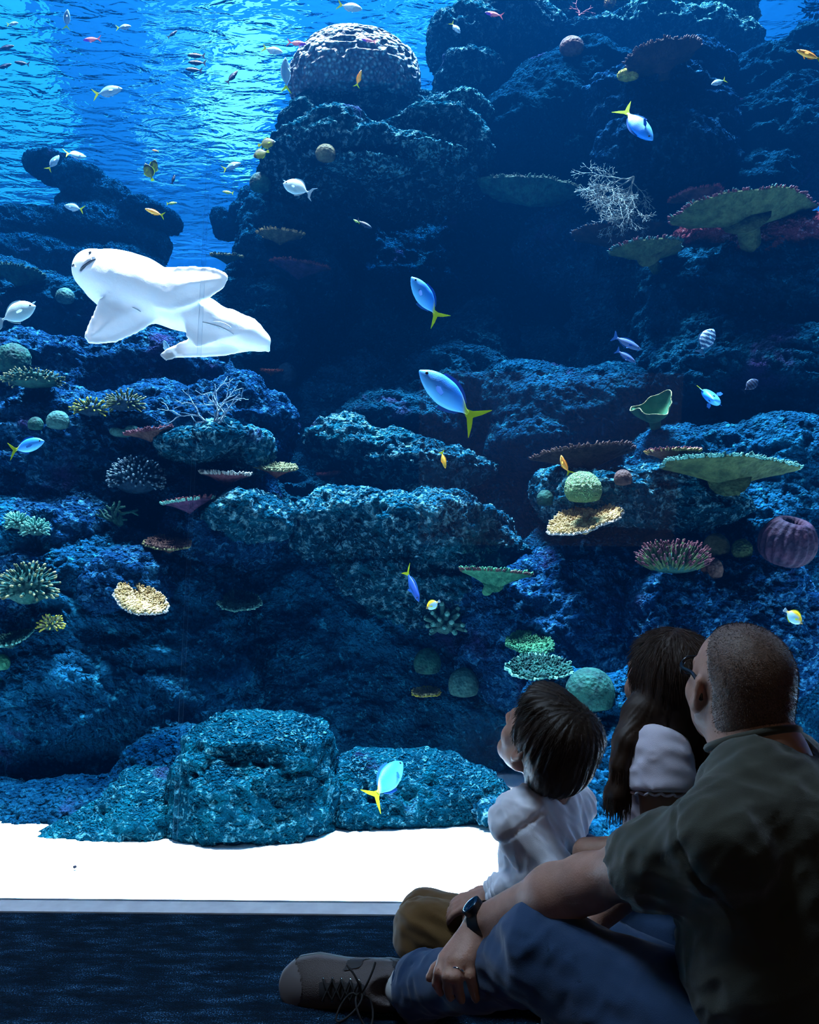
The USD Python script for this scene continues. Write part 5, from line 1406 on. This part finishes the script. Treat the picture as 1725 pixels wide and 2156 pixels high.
def man():
    t = thing('person', 'bald cropped man in olive t-shirt and jeans sitting on the floor, arm round his knee', 'person', loc=(0, 0, 0))
    hs = .94
    ho = P(1554, 1450, 1.26)
    HR = head_frame(3, 14, 3)
    TR = torso_frame(48, 6)
    NB = np.array([.578, 1.21, .662])
    SL, SR = NB + TR @ np.array([-.175, 0.0, -.095]), NB + TR @ np.array([.175, 0.01, -.055])
    EL, WL = P(1238, 1858, 1.29), P(1012, 1946, 1.455)
    hipL, hipR = np.array([.605, 1.05, .20]), np.array([.70, 1.19, .13])
    KL, AL = P(1146, 2006, 1.33), P(858, 2082, 1.715)
    KR, AR = np.array([.36, 1.62, .20]), np.array([.32, 1.36, .07])
    pel = np.array([.655, 1.11, .15])
    F = Field((-.14, .90, -.01), (1.0, 1.80, 1.0), .0045)
    add_head(F, ho, HR, hs)
    nk = ho + HR @ np.array([0, -.030, -.045]) * hs
    F.cap(nk, NB + [.01, 0, -.02], .060, .064, .03)
    F.cap(NB, pel, .062, .09, .05)
    F.chain([SL, EL], [.044, .040], .02); F.ell((SL * .45 + EL * .55), (.046, .046, .046), .04)
    Fm = EL * .72 + WL * .28
    F.chain([EL, Fm, WL], [.041, .046, .030], .03)
    F.chain([SR, SR + [-.11, .17, -.2], SR + [-.30, .24, -.22]], [.045, .042, .032], .02)
    F.chain([hipL, KL, AL], [.085, .055, .038], .03); F.chain([hipR, KR, AR], [.085, .055, .038], .03)
    # left hand laid over the shin: palm, four fingers, thumb
    Q = lambda a, b, y: P(a, b, y + .034)
    kn = [Q(936, 2020, 1.392), Q(952, 2025, 1.374), Q(970, 2027, 1.366), Q(988, 2024, 1.370)]
    for i, k_ in enumerate(kn):
        F.cap(WL + (P(1008, 1962, 1.45) - P(1012, 1946, 1.455)) + np.array([(i - 1.5) * .009, 0, 0]), k_, .022, .0140, .012)
    fingers = [[kn[0], Q(925, 2046, 1.374), Q(920, 2070, 1.384), Q(928, 2088, 1.388)], [kn[1], Q(943, 2056, 1.356), Q(943, 2080, 1.366), Q(948, 2099, 1.370)],
               [kn[2], Q(962, 2058, 1.350), Q(966, 2084, 1.360), Q(972, 2105, 1.364)], [kn[3], Q(990, 2054, 1.354), Q(996, 2078, 1.360), Q(1002, 2102, 1.364)]]
    for f_ in fingers:
        F.chain(f_, [.0118, .0106, .0095, .0080], .003)
    F.chain([Q(990, 1985, 1.41), Q(944, 2018, 1.425), Q(917, 2040, 1.425), Q(905, 2058, 1.42)], [.017, .0125, .0105, .0085], .004)
    m = F.mesh(3)
    part(t, 'body', m, LK + 'skin', smooth=True)
    eyes(t, ho, HR, hs)
    ring_c = fingers[2][0] * .45 + fingers[2][1] * .55
    ax = fingers[2][1] - fingers[2][0]
    Rr = frame(ax)
    tor = trimesh.creation.torus(.0112, .0016, 32, 10)
    part(t, 'ring', trimesh.Trimesh(tor.vertices @ np.stack([Rr[:, 1], Rr[:, 2], Rr[:, 0]], 1).T + ring_c, tor.faces, process=False), LK + 'silver_metal', smooth=True, label='silver ring on the finger')

    # cropped hair: a thin cap over the back and top of the skull
    F = Field(ho - .16, ho + .16, .004)
    h = lambda c, r, k: F.ell(ho + HR @ np.array(c) * hs, np.array(r) * hs, k, HR)
    h([0, -.014, .034], (.0805, .1005, .0895), .01)
    h([0, -.060, -.030], (.064, .052, .062), .03); h([0, -.058, -.075], (.056, .044, .055), .03)
    L = lambda p: (p - ho.astype(np.float32)) @ (HR / hs).astype(np.float32)
    def hairline(p):
        q = L(p)
        fr = .040 + .030 * np.clip((q[..., 2] - .06) / .05, -1, 1) - np.abs(q[..., 0]) * .80
        low = -.118 + np.clip((q[..., 1] + .062) / .05, 0, 1) * .105
        return np.maximum(q[..., 1] - fr, low - q[..., 2])
    F.f = np.maximum(F.f, np.maximum(hairline(F.block(ho - .2, ho + .2)[1]), -10)).astype(np.float32)
    hm = F.mesh(2)
    hp = part(t, 'hair', push(hm, .0012 * (noise(hm.vertices * 220, 3) - .5)), LK + 'stubble', smooth=True)
    p0, n0 = surface_samples(hm, 9000, 4)
    dn = HR @ np.array([0, -.5, -.55])
    strands(hp, p0 - n0 * .001, n0, 9000, 3, .0022, 'hair_man_strand', lambda p, d: n0 * .8 + dn * .7, 6, .0008, .15)

    # glasses
    g = lambda *p: ho + HR @ np.array(p) * hs
    gl = None
    for x in (-1, 1):
        th = np.linspace(0, 2 * np.pi, 29)
        rim = np.array([g(x * .034 + .026 * np.sign(np.cos(a)) * abs(np.cos(a)) ** .7, .108 - .004 * abs(np.cos(a)), .004 + .019 * np.sign(np.sin(a)) * abs(np.sin(a)) ** .7) for a in th])
        if gl is None:
            gl = part(t, 'glasses', tube(np.array([g(-.010, .112, .008), g(0, .115, .011), g(.010, .112, .008)]), .0022, 8), LK + 'black_plastic', smooth=60)
        part(gl, 'rim', tube(rim, .0036, 8), LK + 'black_plastic', smooth=60)
        c = rim[:-1].mean(0)
        part(gl, 'lens', (np.vstack([rim[:-1], c]), np.array([[i, (i + 1) % 28, 28] for i in range(28)])), LK + 'lens', smooth=False)
        part(gl, 'temple', tube(spline(np.array([g(x * .061, .104, .010), g(x * .072, .075, .010), g(x * .080, .0, .014), g(x * .081, -.018, .002), g(x * .080, -.026, -.016)]), 16), .0036, 8), LK + 'black_plastic', smooth=60)

    # t-shirt
    F = Field((.25, .82, .02), (1.02, 1.52, .80), .0065)
    e = lambda c, r, k=.06: F.ell(np.asarray(c, float), r, k, TR)
    mid = lambda u, f: NB + (pel - NB) * u + TR @ np.array([0, f, 0])
    e(mid(.27, .015), (.175, .125, .16)); e(mid(.55, .03) - [.025, 0, 0], (.185, .140, .19)); e(mid(.92, .01), (.190, .150, .16))
    F.cap(NB + TR @ np.array([-.05, -.01, -.02]), SL, .064, .064, .04); F.cap(NB + TR @ np.array([.05, -.01, -.02]), SR, .064, .068, .04)
    ax = (EL - SL) / np.linalg.norm(EL - SL)
    end = SL + ax * .175
    F.chain([SL, SL + ax * .11, SL + ax * .25], [.064, .059, .055], .04)
    blk = F.block(np.minimum(end, EL) - .12, np.maximum(end, EL) + .10)
    plane = (blk[1] - end.astype(np.float32)) @ ax.astype(np.float32)
    near = d_cap(blk[1], SL, EL, .12, .12) < 0
    F.f[blk[0]] = np.where(near & (plane > -.02), np.maximum(F.f[blk[0]], plane), F.f[blk[0]])
    F.cut(lambda p: d_cap(p, SL + ax * .11, EL, .047, .047), np.minimum(SL, EL) - .06, np.maximum(SL, EL) + .06, .004)
    F.cut(lambda p: d_cap(p, nk, NB + [.01, 0, -.02], .066, .072), np.minimum(nk, NB) - .08, np.maximum(nk, NB) + .08, .006)
    sr = SR + TR @ np.array([.0, .02, -.05])
    F.cap(SR, SR + [-.08, .12, -.15], .076, .072, .03)
    m = F.mesh(3)
    v = m.vertices.view(np.ndarray)
    m = folds(m, TR @ np.array([.55, .15, -.8]), 3.0, 15, .0038, 5)
    m = folds(m, TR @ np.array([-.5, .5, -.6]), 4, 30, .0030, 8)
    m = groove(m, SL + ax * .012, ax, None, .12)
    sh = part(t, 't_shirt', m, LK + 'shirt_olive', smooth=True)
    # collar, sleeve hem
    na = (nk - NB) / np.linalg.norm(nk - NB)
    Bn = frame(na, (0, 1, 0))
    ring = np.array([NB + na * (.030 + .012 * math.sin(a)) + .0725 * (Bn[:, 1] * math.cos(a) + Bn[:, 2] * math.sin(a)) for a in np.linspace(0, 2 * np.pi, 40)])
    part(sh, 'collar', tube(ring, .0065, 8), LK + 'shirt_olive', smooth=60)
    B = frame(ax)
    hem = np.array([end - ax * .004 + .0755 * (B[:, 1] * math.cos(a) + B[:, 2] * math.sin(a)) for a in np.linspace(0, 2 * np.pi, 40)])

    # jeans
    F = Field((-.20, .85, -.005), (.95, 1.90, .42), .0065)
    F.ell(pel + [0, 0, -.02], (.18, .16, .14), .05, TR)
    F.chain([hipL, hipL * .5 + KL * .5, KL], [.105, .098, .078], .05)
    Cf = KL * .10 + AL * .90
    F.chain([KL, KL * .55 + AL * .45 - [0, 0, .012], Cf, KL * -.06 + AL * 1.06], [.074, .052, .060, .070], .03)
    F.chain([hipR, KR, AR], [.105, .078, .070], .05)
    ax2 = (AL - KL) / np.linalg.norm(AL - KL)
    blk = F.block(Cf - .16, Cf + .16)
    F.f[blk[0]] = np.maximum(F.f[blk[0]], (blk[1] - Cf.astype(np.float32)) @ ax2.astype(np.float32))
    F.cut(lambda p: d_cap(p, KL * .2 + AL * .8, AL, .048, .058), np.minimum(KL * .25 + AL * .75, AL) - .07, np.maximum(KL * .25 + AL * .75, AL) + .07, .004)
    F.f = np.maximum(F.f, .003 - F.block((-9,) * 3, (9,) * 3)[1][..., 2])
    m = F.mesh(3)
    v = m.vertices.view(np.ndarray)
    nearc = np.exp(-(((v - Cf) ** 2).sum(1)) / .02) + .6 * np.exp(-(((v - KL) ** 2).sum(1)) / .02) + .25
    m = folds(m, np.cross(ax2, [0, 0, 1]) + [0, .1, .5], 5, 22, .0055, 15, nearc)
    m = folds(m, ax2 + [0, 0, .5], 4, 20, .003, 17)
    jn = part(t, 'jeans', m, LK + 'denim', smooth=True)
    part(jn, 'cuff_hem', tube(np.array([Cf + .0615 * (frame(ax2)[:, 1] * math.cos(a) + frame(ax2)[:, 2] * math.sin(a)) for a in np.linspace(0, 2 * np.pi, 40)]), .004, 6), LK + 'denim', smooth=60)
    # sock and shoes
    F = Field(AL - .16, AL + .16, .005)
    dz = np.array([.10, -.96, .25]) / np.linalg.norm([.10, -.96, .25])
    heel = AL + np.array([.004, .0, -.002]) - dz * .098
    F.chain([AL - ax2 * .10, AL, heel + dz * .055 + [-.030, 0, 0]], [.042, .040, .034], .02)
    part(t, 'sock', F.mesh(2), LK + 'sock', smooth=True)
    toe = np.array([-1, .10, -.06])
    shoe(t, heel, toe, (.10, -.96, .25), 1.06)
    shoe(t, AR + [.04, .0, -.04], (-.9, -.45, .0), (.2, -.5, .85), .95, laces=False)

    # watch on the left wrist
    wa = (WL - Fm) / np.linalg.norm(WL - Fm)
    wc = WL - wa * .012
    B = frame(wa, (0, 0, 1))
    ang = np.linspace(0, 2 * np.pi, 37)[:-1]
    V = []
    for w_, r_ in ((-.013, .0325), (-.013, .0355), (.013, .0355), (.013, .0325)):
        V.append(wc + wa * w_ + r_ * (np.cos(ang)[:, None] * B[:, 1] + np.sin(ang)[:, None] * B[:, 2]))
    n = 36
    i, j = np.meshgrid(np.arange(4), np.arange(n), indexing='ij')
    q = np.stack([i * n + j, i * n + (j + 1) % n, ((i + 1) % 4) * n + (j + 1) % n, ((i + 1) % 4) * n + j], -1).reshape(-1, 4)
    wt = part(t, 'watch', (np.vstack(V), q), LK + 'black_plastic', smooth=30, label='black wrist watch')
    o = B[:, 2] * .80 + np.array([-.45, -.25, .1]); o -= wa * (o @ wa); o /= np.linalg.norm(o)
    sd = np.cross(o, wa)
    Rw = np.stack([wa, sd, o], 1)
    case = trimesh.creation.cylinder(.0205, .011, sections=40)
    part(wt, 'watch_case', trimesh.Trimesh(case.vertices @ Rw.T + wc + o * .037, case.faces, process=False), LK + 'black_plastic', smooth=30)
    dome = trimesh.creation.icosphere(3, 1.0); dome.apply_scale([.0175, .0175, .003])
    part(wt, 'watch_glass', trimesh.Trimesh(dome.vertices @ Rw.T + wc + o * .0428, dome.faces, process=False), LK + 'watch_glass', smooth=True)


def hand(F, wrist, d, palm_n, s, curl=35, k=.003):
    """A relaxed child's hand: d runs from wrist to fingertips, palm_n out of its back."""
    d = np.asarray(d, float) / np.linalg.norm(d)
    n = np.asarray(palm_n, float) - d * (np.asarray(palm_n) @ d); n /= np.linalg.norm(n)
    w = np.cross(d, n)
    for i in range(4):
        o = (i - 1.5) * .019 * s
        L = (.070, .076, .072, .058)[i] * s
        kn = wrist + d * .078 * s + w * o + n * .004 * s
        F.cap(wrist + w * o * .6, kn, .017 * s, .012 * s, .010 * s)
        p, dd, pts = kn, d, [kn]
        for q in range(3):
            a = math.radians(curl * (.5, .9, .8)[q])
            dd = dd * math.cos(a) - n * math.sin(a) if q == 0 else (lambda e: e / np.linalg.norm(e))(dd - n * math.sin(a) * .9)
            p = p + dd * L * (.46, .30, .24)[q]
            pts.append(p)
        F.chain(pts, [.0105 * s, .0095 * s, .0088 * s, .0075 * s], k)
    F.chain([wrist + w * -.020 * s + d * .02 * s, wrist + w * -.042 * s + d * .048 * s - n * .006 * s, wrist + w * -.046 * s + d * .078 * s - n * .016 * s], [.015 * s, .0115 * s, .009 * s], k)


# ---- the boy
def boy():
    t = thing('person', 'boy in pale grey long sleeved shirt and brown trousers looking up at the tank', 'person', loc=(0, 0, 0))
    s = .94
    ho = P(1142, 1561, 1.72)
    HR = head_frame(38, 36, -3)
    TR = torso_frame(42, 3)
    NB = P(1150, 1668, 1.76)
    SL, SR = NB + TR @ np.array([-.105, .0, -.045]), NB + TR @ np.array([.105, .0, -.045])
    EL, WL = P(1158, 1838, 1.66), P(1030, 1890, 1.73)
    ER, WR = SR + [-.06, .02, -.17], P(1060, 1880, 1.78)
    hip = P(1165, 1960, 1.82); hip[2] = .10
    hL, hR = hip + TR @ np.array([-.07, 0, 0]), hip + TR @ np.array([.07, 0, 0])
    KL, AL = P(893, 1962, 1.80), np.array([.22, 1.92, .06])
    KR, AR = np.array([.05, 1.98, .10]), np.array([.24, 1.74, .05])
    F = Field((-.1, 1.48, -.01), (.62, 2.10, .78), .0045)
    add_head(F, ho, HR, s)
    nk = ho + HR @ np.array([0, -.03, -.045]) * s
    F.cap(nk, NB, .043, .044, .02); F.cap(NB, hip, .04, .07, .04)
    F.chain([SL, EL, WL], [.034, .030, .021], .02); F.chain([SR, ER, WR], [.034, .030, .021], .02)
    F.chain([hL, KL, AL], [.060, .045, .03], .03); F.chain([hR, KR, AR], [.060, .045, .03], .03)
    hd = P(965, 1906, 1.745) - WL
    hand(F, WL + hd * .1, hd, (-.1, -.35, .9), .72, 30)
    hand(F, WR, P(985, 1890, 1.74) - WR, (0, -.2, .9), .72, 30)
    F.chain([AL, AL + [-.02, -.05, -.02], AL + [-.05, -.13, -.03]], [.034, .032, .026], .02)
    part(t, 'body', F.mesh(3), LK + 'skin', smooth=True)
    eyes(t, ho, HR, s)
    # thick tousled hair
    F = Field(ho - .17, ho + .17, .004)
    h = lambda c, r, k=.03: F.ell(ho + HR @ (np.array(c) * s), np.array(r) * s, k, HR)
    h((0, -.022, .040), (.094, .118, .094)); h((0, -.078, -.010), (.078, .060, .066)); h((0, .034, .098), (.066, .066, .028)); h((.0, -.065, .090), (.075, .062, .045)); h((0, -.050, -.060), (.050, .042, .040))
    L = (F.block(ho - .2, ho + .2)[1] - ho.astype(np.float32)) @ (HR / s).astype(np.float32)
    ax_, ay, az = np.abs(L[..., 0]), L[..., 1], L[..., 2]
    face = ay - (.056 + .030 * np.clip((az - .05) / .03, 0, 1) - ax_ * .25) 
    side = np.interp(ay, [-.075, -.050, -.030, -.012, .012, .03, .06], [-.110, -.105, -.090, -.03, .012, -.018, .02]).astype(np.float32) - az
    F.f = np.maximum(F.f, np.maximum(face, side) * s).astype(np.float32)
    hm = F.mesh(3)
    crown = ho + HR @ (np.array([.01, -.055, .135]) * s)
    def comb(m, amp, seed, fr=16):
        v = m.vertices.view(np.ndarray)
        q = (v - crown) @ HR
        a = np.arctan2(q[:, 0], q[:, 1]); r = np.linalg.norm(q, axis=1)
        a = a + 2.2 * r
        w = np.stack([np.cos(a) * fr * .55, np.sin(a) * fr * .55, r * 9], -1)
        return push(m, amp * (1 - 4 * np.abs(fbm(w, 3, seed) - .5)))
    hm = comb(hm, .0055, 21)
    hp = part(t, 'hair', hm, LK + 'hair_boy', smooth=True)
    p0, n0 = surface_samples(hm, 7000, 8)
    def flow(p, d):
        q = p - crown
        n_ = p - (ho + HR @ np.array([0, -.02, .03]) * s); n_ /= np.linalg.norm(n_, axis=1, keepdims=True)
        tan = q - n_ * (q * n_).sum(1, keepdims=True)
        tan /= np.linalg.norm(tan, axis=1, keepdims=True) + 1e-9
        sw = np.cross(n_, tan)
        return tan + .12 * n_ + .35 * sw
    strands(hp, p0 - n0 * .002, n0, 7000, 5, .0042, 'hair_boy_strand', flow, 9, .0011, .14)
    # long sleeved shirt
    F = Field((.05, 1.44, .06), (.62, 2.06, .56), .0055)
    e = lambda c, r, k=.05: F.ell(np.asarray(c, float), r, k, TR)
    e(NB + TR @ np.array([0, .005, -.105]), (.112, .080, .105)); e(NB + TR @ np.array([0, .012, -.22]), (.112, .088, .13)); e(hip + [0, 0, .10], (.118, .095, .11))
    F.cap(NB + TR @ np.array([-.03, -.005, -.012]), SL, .046, .050, .03); F.cap(NB + TR @ np.array([.03, -.005, -.012]), SR, .046, .050, .03)
    F.chain([SL, EL, EL * .25 + WL * .75], [.054, .047, .037], .012); F.chain([SR, ER, WR * .8 + ER * .2], [.052, .045, .035], .02)
    F.cut(lambda p: d_cap(p, nk, NB, .050, .052), np.minimum(nk, NB) - .06, np.maximum(nk, NB) + .06, .006)
    m = F.mesh(3)
    v = m.vertices.view(np.ndarray)
    arm = np.exp(-np.maximum(d_cap(v, SL, EL, .05, .05), 0) / .03)
    m = folds(m, (EL - SL), 3.5, 17, .0115, 33, .30 + .70 * arm)
    m = folds(m, (.4, .3, -.8), 6, 30, .0030, 35)
    aa = (EL - SL) / np.linalg.norm(EL - SL)
    m = groove(m, SL + aa * .016, aa, None, .085, .006, .005)
    sh = part(t, 'shirt', m, LK + 'shirt_grey', smooth=True)
    c0 = NB + [0, 0, .008]
    part(sh, 'collar', tube(np.array([c0 + TR @ np.array([.053 * math.cos(a), -.004 + .054 * math.sin(a), .012 - .020 * math.sin(a)]) for a in np.linspace(0, 2 * np.pi, 36)]), .0065, 8), LK + 'shirt_grey', smooth=60)
    axw = (WL - EL) / np.linalg.norm(WL - EL); B = frame(axw)
    cuff = EL * .22 + WL * .78
    for k in range(3):
        part(sh, 'cuff', tube(np.array([cuff + axw * .011 * k + (.034 - .003 * k + .004 * math.sin(5 * a + k)) * (B[:, 1] * math.cos(a) + B[:, 2] * math.sin(a)) for a in np.linspace(0, 2 * np.pi, 32)]), .0075, 8), LK + 'shirt_grey', smooth=60)
    # trousers
    F = Field((-.16, 1.50, -.005), (.62, 2.16, .34), .0065)
    F.ell(hip + [0, 0, -.01], (.125, .11, .095), .04, TR)
    F.chain([hL, hL * .45 + KL * .55, KL], [.078, .074, .064], .04); F.chain([KL, KL * .4 + AL * .6], [.062, .056], .04)
    F.chain([hR, KR], [.078, .062], .04); F.chain([KR, KR * .4 + AR * .6], [.060, .052], .04)
    F.f = np.maximum(F.f, .003 - F.block((-9,) * 3, (9,) * 3)[1][..., 2])
    m = F.mesh(3)
    v = m.vertices.view(np.ndarray)
    m = folds(m, (.9, 0, -.45), 4, 26, .0055, 41, np.exp(-((v - KL - [.03, 0, -.01]) ** 2).sum(1) / .02) + .2)
    part(t, 'trousers', m, LK + 'trousers_brown', smooth=True)


# ---- the girl
def girl():
    t = thing('person', 'girl with long brown hair and white scalloped sleeve on the lap of the man', 'person', loc=(0, 0, 0))
    s = .90
    ho = P(1406, 1440, 1.53)
    HR = head_frame(20, 12, 0)
    TR = torso_frame(24, 4)
    NB = P(1420, 1555, 1.56)
    SL, SR = NB + TR @ np.array([-.105, -.005, -.04]), NB + TR @ np.array([.11, .0, -.04])
    EL, WL = P(1432, 1820, 1.40), P(1262, 1934, 1.46)
    SL = P(1386, 1590, 1.46)
    EL = P(1402, 1800, 1.42)
    hip = NB + [.04, .02, -.40]
    F = Field((.15, 1.30, .0), (.85, 1.95, .98), .0045)
    add_head(F, ho, HR, s)
    nk = ho + HR @ np.array([0, -.03, -.045]) * s
    F.cap(nk, NB, .042, .044, .02); F.cap(NB, hip, .04, .07, .04)
    F.chain([SL, EL], [.044, .040], .02)
    F.chain([EL, EL * .7 + WL * .3, WL], [.038, .036, .023], .02)
    F.chain([SR, SR + [-.02, .1, -.16], SR + [-.12, .14, -.2]], [.036, .032, .024], .02)
    hand(F, WL, P(1215, 1965, 1.47) - WL, (0, -.4, .9), .70, 30)
    F.chain([hip + [-.04, -.03, 0], hip + [-.26, .16, .06], hip + [-.30, .22, -.2]], [.07, .05, .035], .03); F.chain([hip + [.04, .05, 0], hip + [-.18, .30, .05], hip + [-.2, .36, -.2]], [.07, .05, .035], .03)
    part(t, 'body', F.mesh(3), LK + 'skin', smooth=True)
    eyes(t, ho, HR, s)
    # long straight hair falling over the shoulders
    F = Field(np.array([.25, 1.28, .42]), ho + .2, .0045)
    h = lambda c, r, k=.03: F.ell(ho + HR @ (np.array(c) * s), np.array(r) * s, k, HR)
    h((0, -.018, .036), (.088, .108, .096)); h((0, -.045, -.03), (.084, .076, .095)); h((-.03, -.02, -.07), (.060, .065, .085)); h((0, -.070, -.10), (.062, .045, .085), .04)
    lock = [P(1348, 1510, 1.49), P(1322, 1565, 1.46), P(1306, 1615, 1.45), P(1306, 1648, 1.45), P(1299, 1676, 1.45), P(1289, 1708, 1.45)]
    F.chain(lock, [.036, .021, .014, .009, .017, .004], .03)
    F.chain([P(1395, 1525, 1.52), P(1432, 1562, 1.49), P(1476, 1590, 1.48)], [.048, .034, .026], .03)
    F.chain([P(1440, 1540, 1.52), P(1468, 1600, 1.49), P(1464, 1660, 1.48)], [.040, .020, .010], .02)
    L = (F.block((-9,) * 3, (9,) * 3)[1] - ho.astype(np.float32)) @ (HR / s).astype(np.float32)
    face = np.where(L[..., 2] > -.13, L[..., 1] - (.066 - np.abs(L[..., 0]) * .42), -9)
    F.f = np.maximum(F.f, face * s).astype(np.float32)
    hm = F.mesh(3)
    crown = ho + HR @ (np.array([0, -.02, .135]) * s)
    v = hm.vertices.view(np.ndarray)
    q = (v - crown) @ HR
    a = np.arctan2(q[:, 0], q[:, 1] + .03)
    w = np.stack([np.cos(a) * 13, np.sin(a) * 13, q[:, 2] * 3.0], -1)
    hm = push(hm, .0040 * (1 - 4 * np.abs(fbm(w, 3, 51) - .5)))
    hp = part(t, 'hair', hm, LK + 'hair_girl', smooth=True)
    p0, n0 = surface_samples(hm, 8000, 12)
    def flow(p, d):
        q = p - crown
        n_ = np.where((p[:, 2:] > ho[2] - .10), p - (ho + HR @ np.array([0, -.02, .0]) * s), p - np.array([NB[0], NB[1], 0]) - np.stack([0 * p[:, 0], 0 * p[:, 0], p[:, 2]], -1))
        n_ /= np.linalg.norm(n_, axis=1, keepdims=True)
        dn = np.array([0, 0, -1.0]) + .8 * q / (np.linalg.norm(q, axis=1, keepdims=True) + .02) * np.exp(-np.linalg.norm(q, axis=1, keepdims=True) / .08)
        tan = dn - n_ * (dn * n_).sum(1, keepdims=True)
        return tan / (np.linalg.norm(tan, axis=1, keepdims=True) + 1e-9) + .08 * n_
    strands(hp, p0 - n0 * .001, n0, 8000, 5, .007, 'hair_girl_strand', flow, 13, .0010, .06)
    part(t, 'hair_tie', tube(np.array([lock[3] + .0135 * np.array([math.cos(a), math.sin(a), 0]) for a in np.linspace(0, 2 * np.pi, 20)]), .003, 6), LK + 'black_plastic', smooth=60)
    # top with puffed sleeve and scalloped hem
    F = Field((.25, 1.30, .22), (.85, 1.90, .80), .0055)
    e = lambda c, r, k=.05: F.ell(np.asarray(c, float), r, k, TR)
    e(NB + TR @ np.array([0, .005, -.10]), (.115, .080, .105)); e(NB + TR @ np.array([.01, .01, -.24]), (.115, .09, .15))
    ax = (EL - SL) / np.linalg.norm(EL - SL)
    end = SL + ax * .066
    F.cap(NB + TR @ np.array([-.03, -.0, -.012]), SL, .046, .055, .03); F.cap(NB + TR @ np.array([.03, -.0, -.012]), SR, .046, .055, .03)
    F.chain([SL, SL + ax * .055, SL + ax * .10], [.058, .062, .060], .03)
    blk = F.block(end - .10, end + .14)
    plane = (blk[1] - end.astype(np.float32)) @ ax.astype(np.float32)
    near = d_cap(blk[1], SL, EL, .085, .085) < 0
    F.f[blk[0]] = np.where(near & (plane > -.02), np.maximum(F.f[blk[0]], plane), F.f[blk[0]])
    F.cut(lambda p: d_cap(p, SL + ax * .045, EL, .049, .049), np.minimum(SL, EL) - .06, np.maximum(SL, EL) + .06, .004)
    F.cut(lambda p: d_cap(p, nk, NB, .050, .056), np.minimum(nk, NB) - .06, np.maximum(nk, NB) + .06, .006)
    m = folds(F.mesh(3), (.9, .2, -.3), 6, 28, .0030, 61)
    tp = part(t, 'top', m, LK + 'shirt_lilac', smooth=True)
    B = frame(ax)
    n = 160
    aa = np.linspace(0, 2 * np.pi, n)
    hem = np.array([end + ax * (.004 + .0045 * abs(math.sin(9 * a))) + (.0610 + .0035 * math.sin(18 * a + .7)) * (B[:, 1] * math.cos(a) + B[:, 2] * math.sin(a)) for a in aa])
    part(tp, 'scalloped_hem', tube(hem, .0028, 6), LK + 'shirt_lilac', smooth=60, label='wavy scalloped edge of the sleeve')
    # skirt and leggings under the arm of the man
    F = Field((.1, 1.30, .08), (.85, 2.05, .50), .008)
    F.ell(hip, (.13, .12, .10), .05, TR)
    F.chain([hip + [-.04, -.03, 0], hip + [-.26, .16, .06]], [.085, .066], .04); F.chain([hip + [.04, .05, 0], hip + [-.18, .30, .05]], [.085, .066], .04)
    part(t, 'shorts', folds(F.mesh(2), (1, 0, 0), 5, 22, .004, 71), LK + 'denim', smooth=True)


man()
boy()
girl()
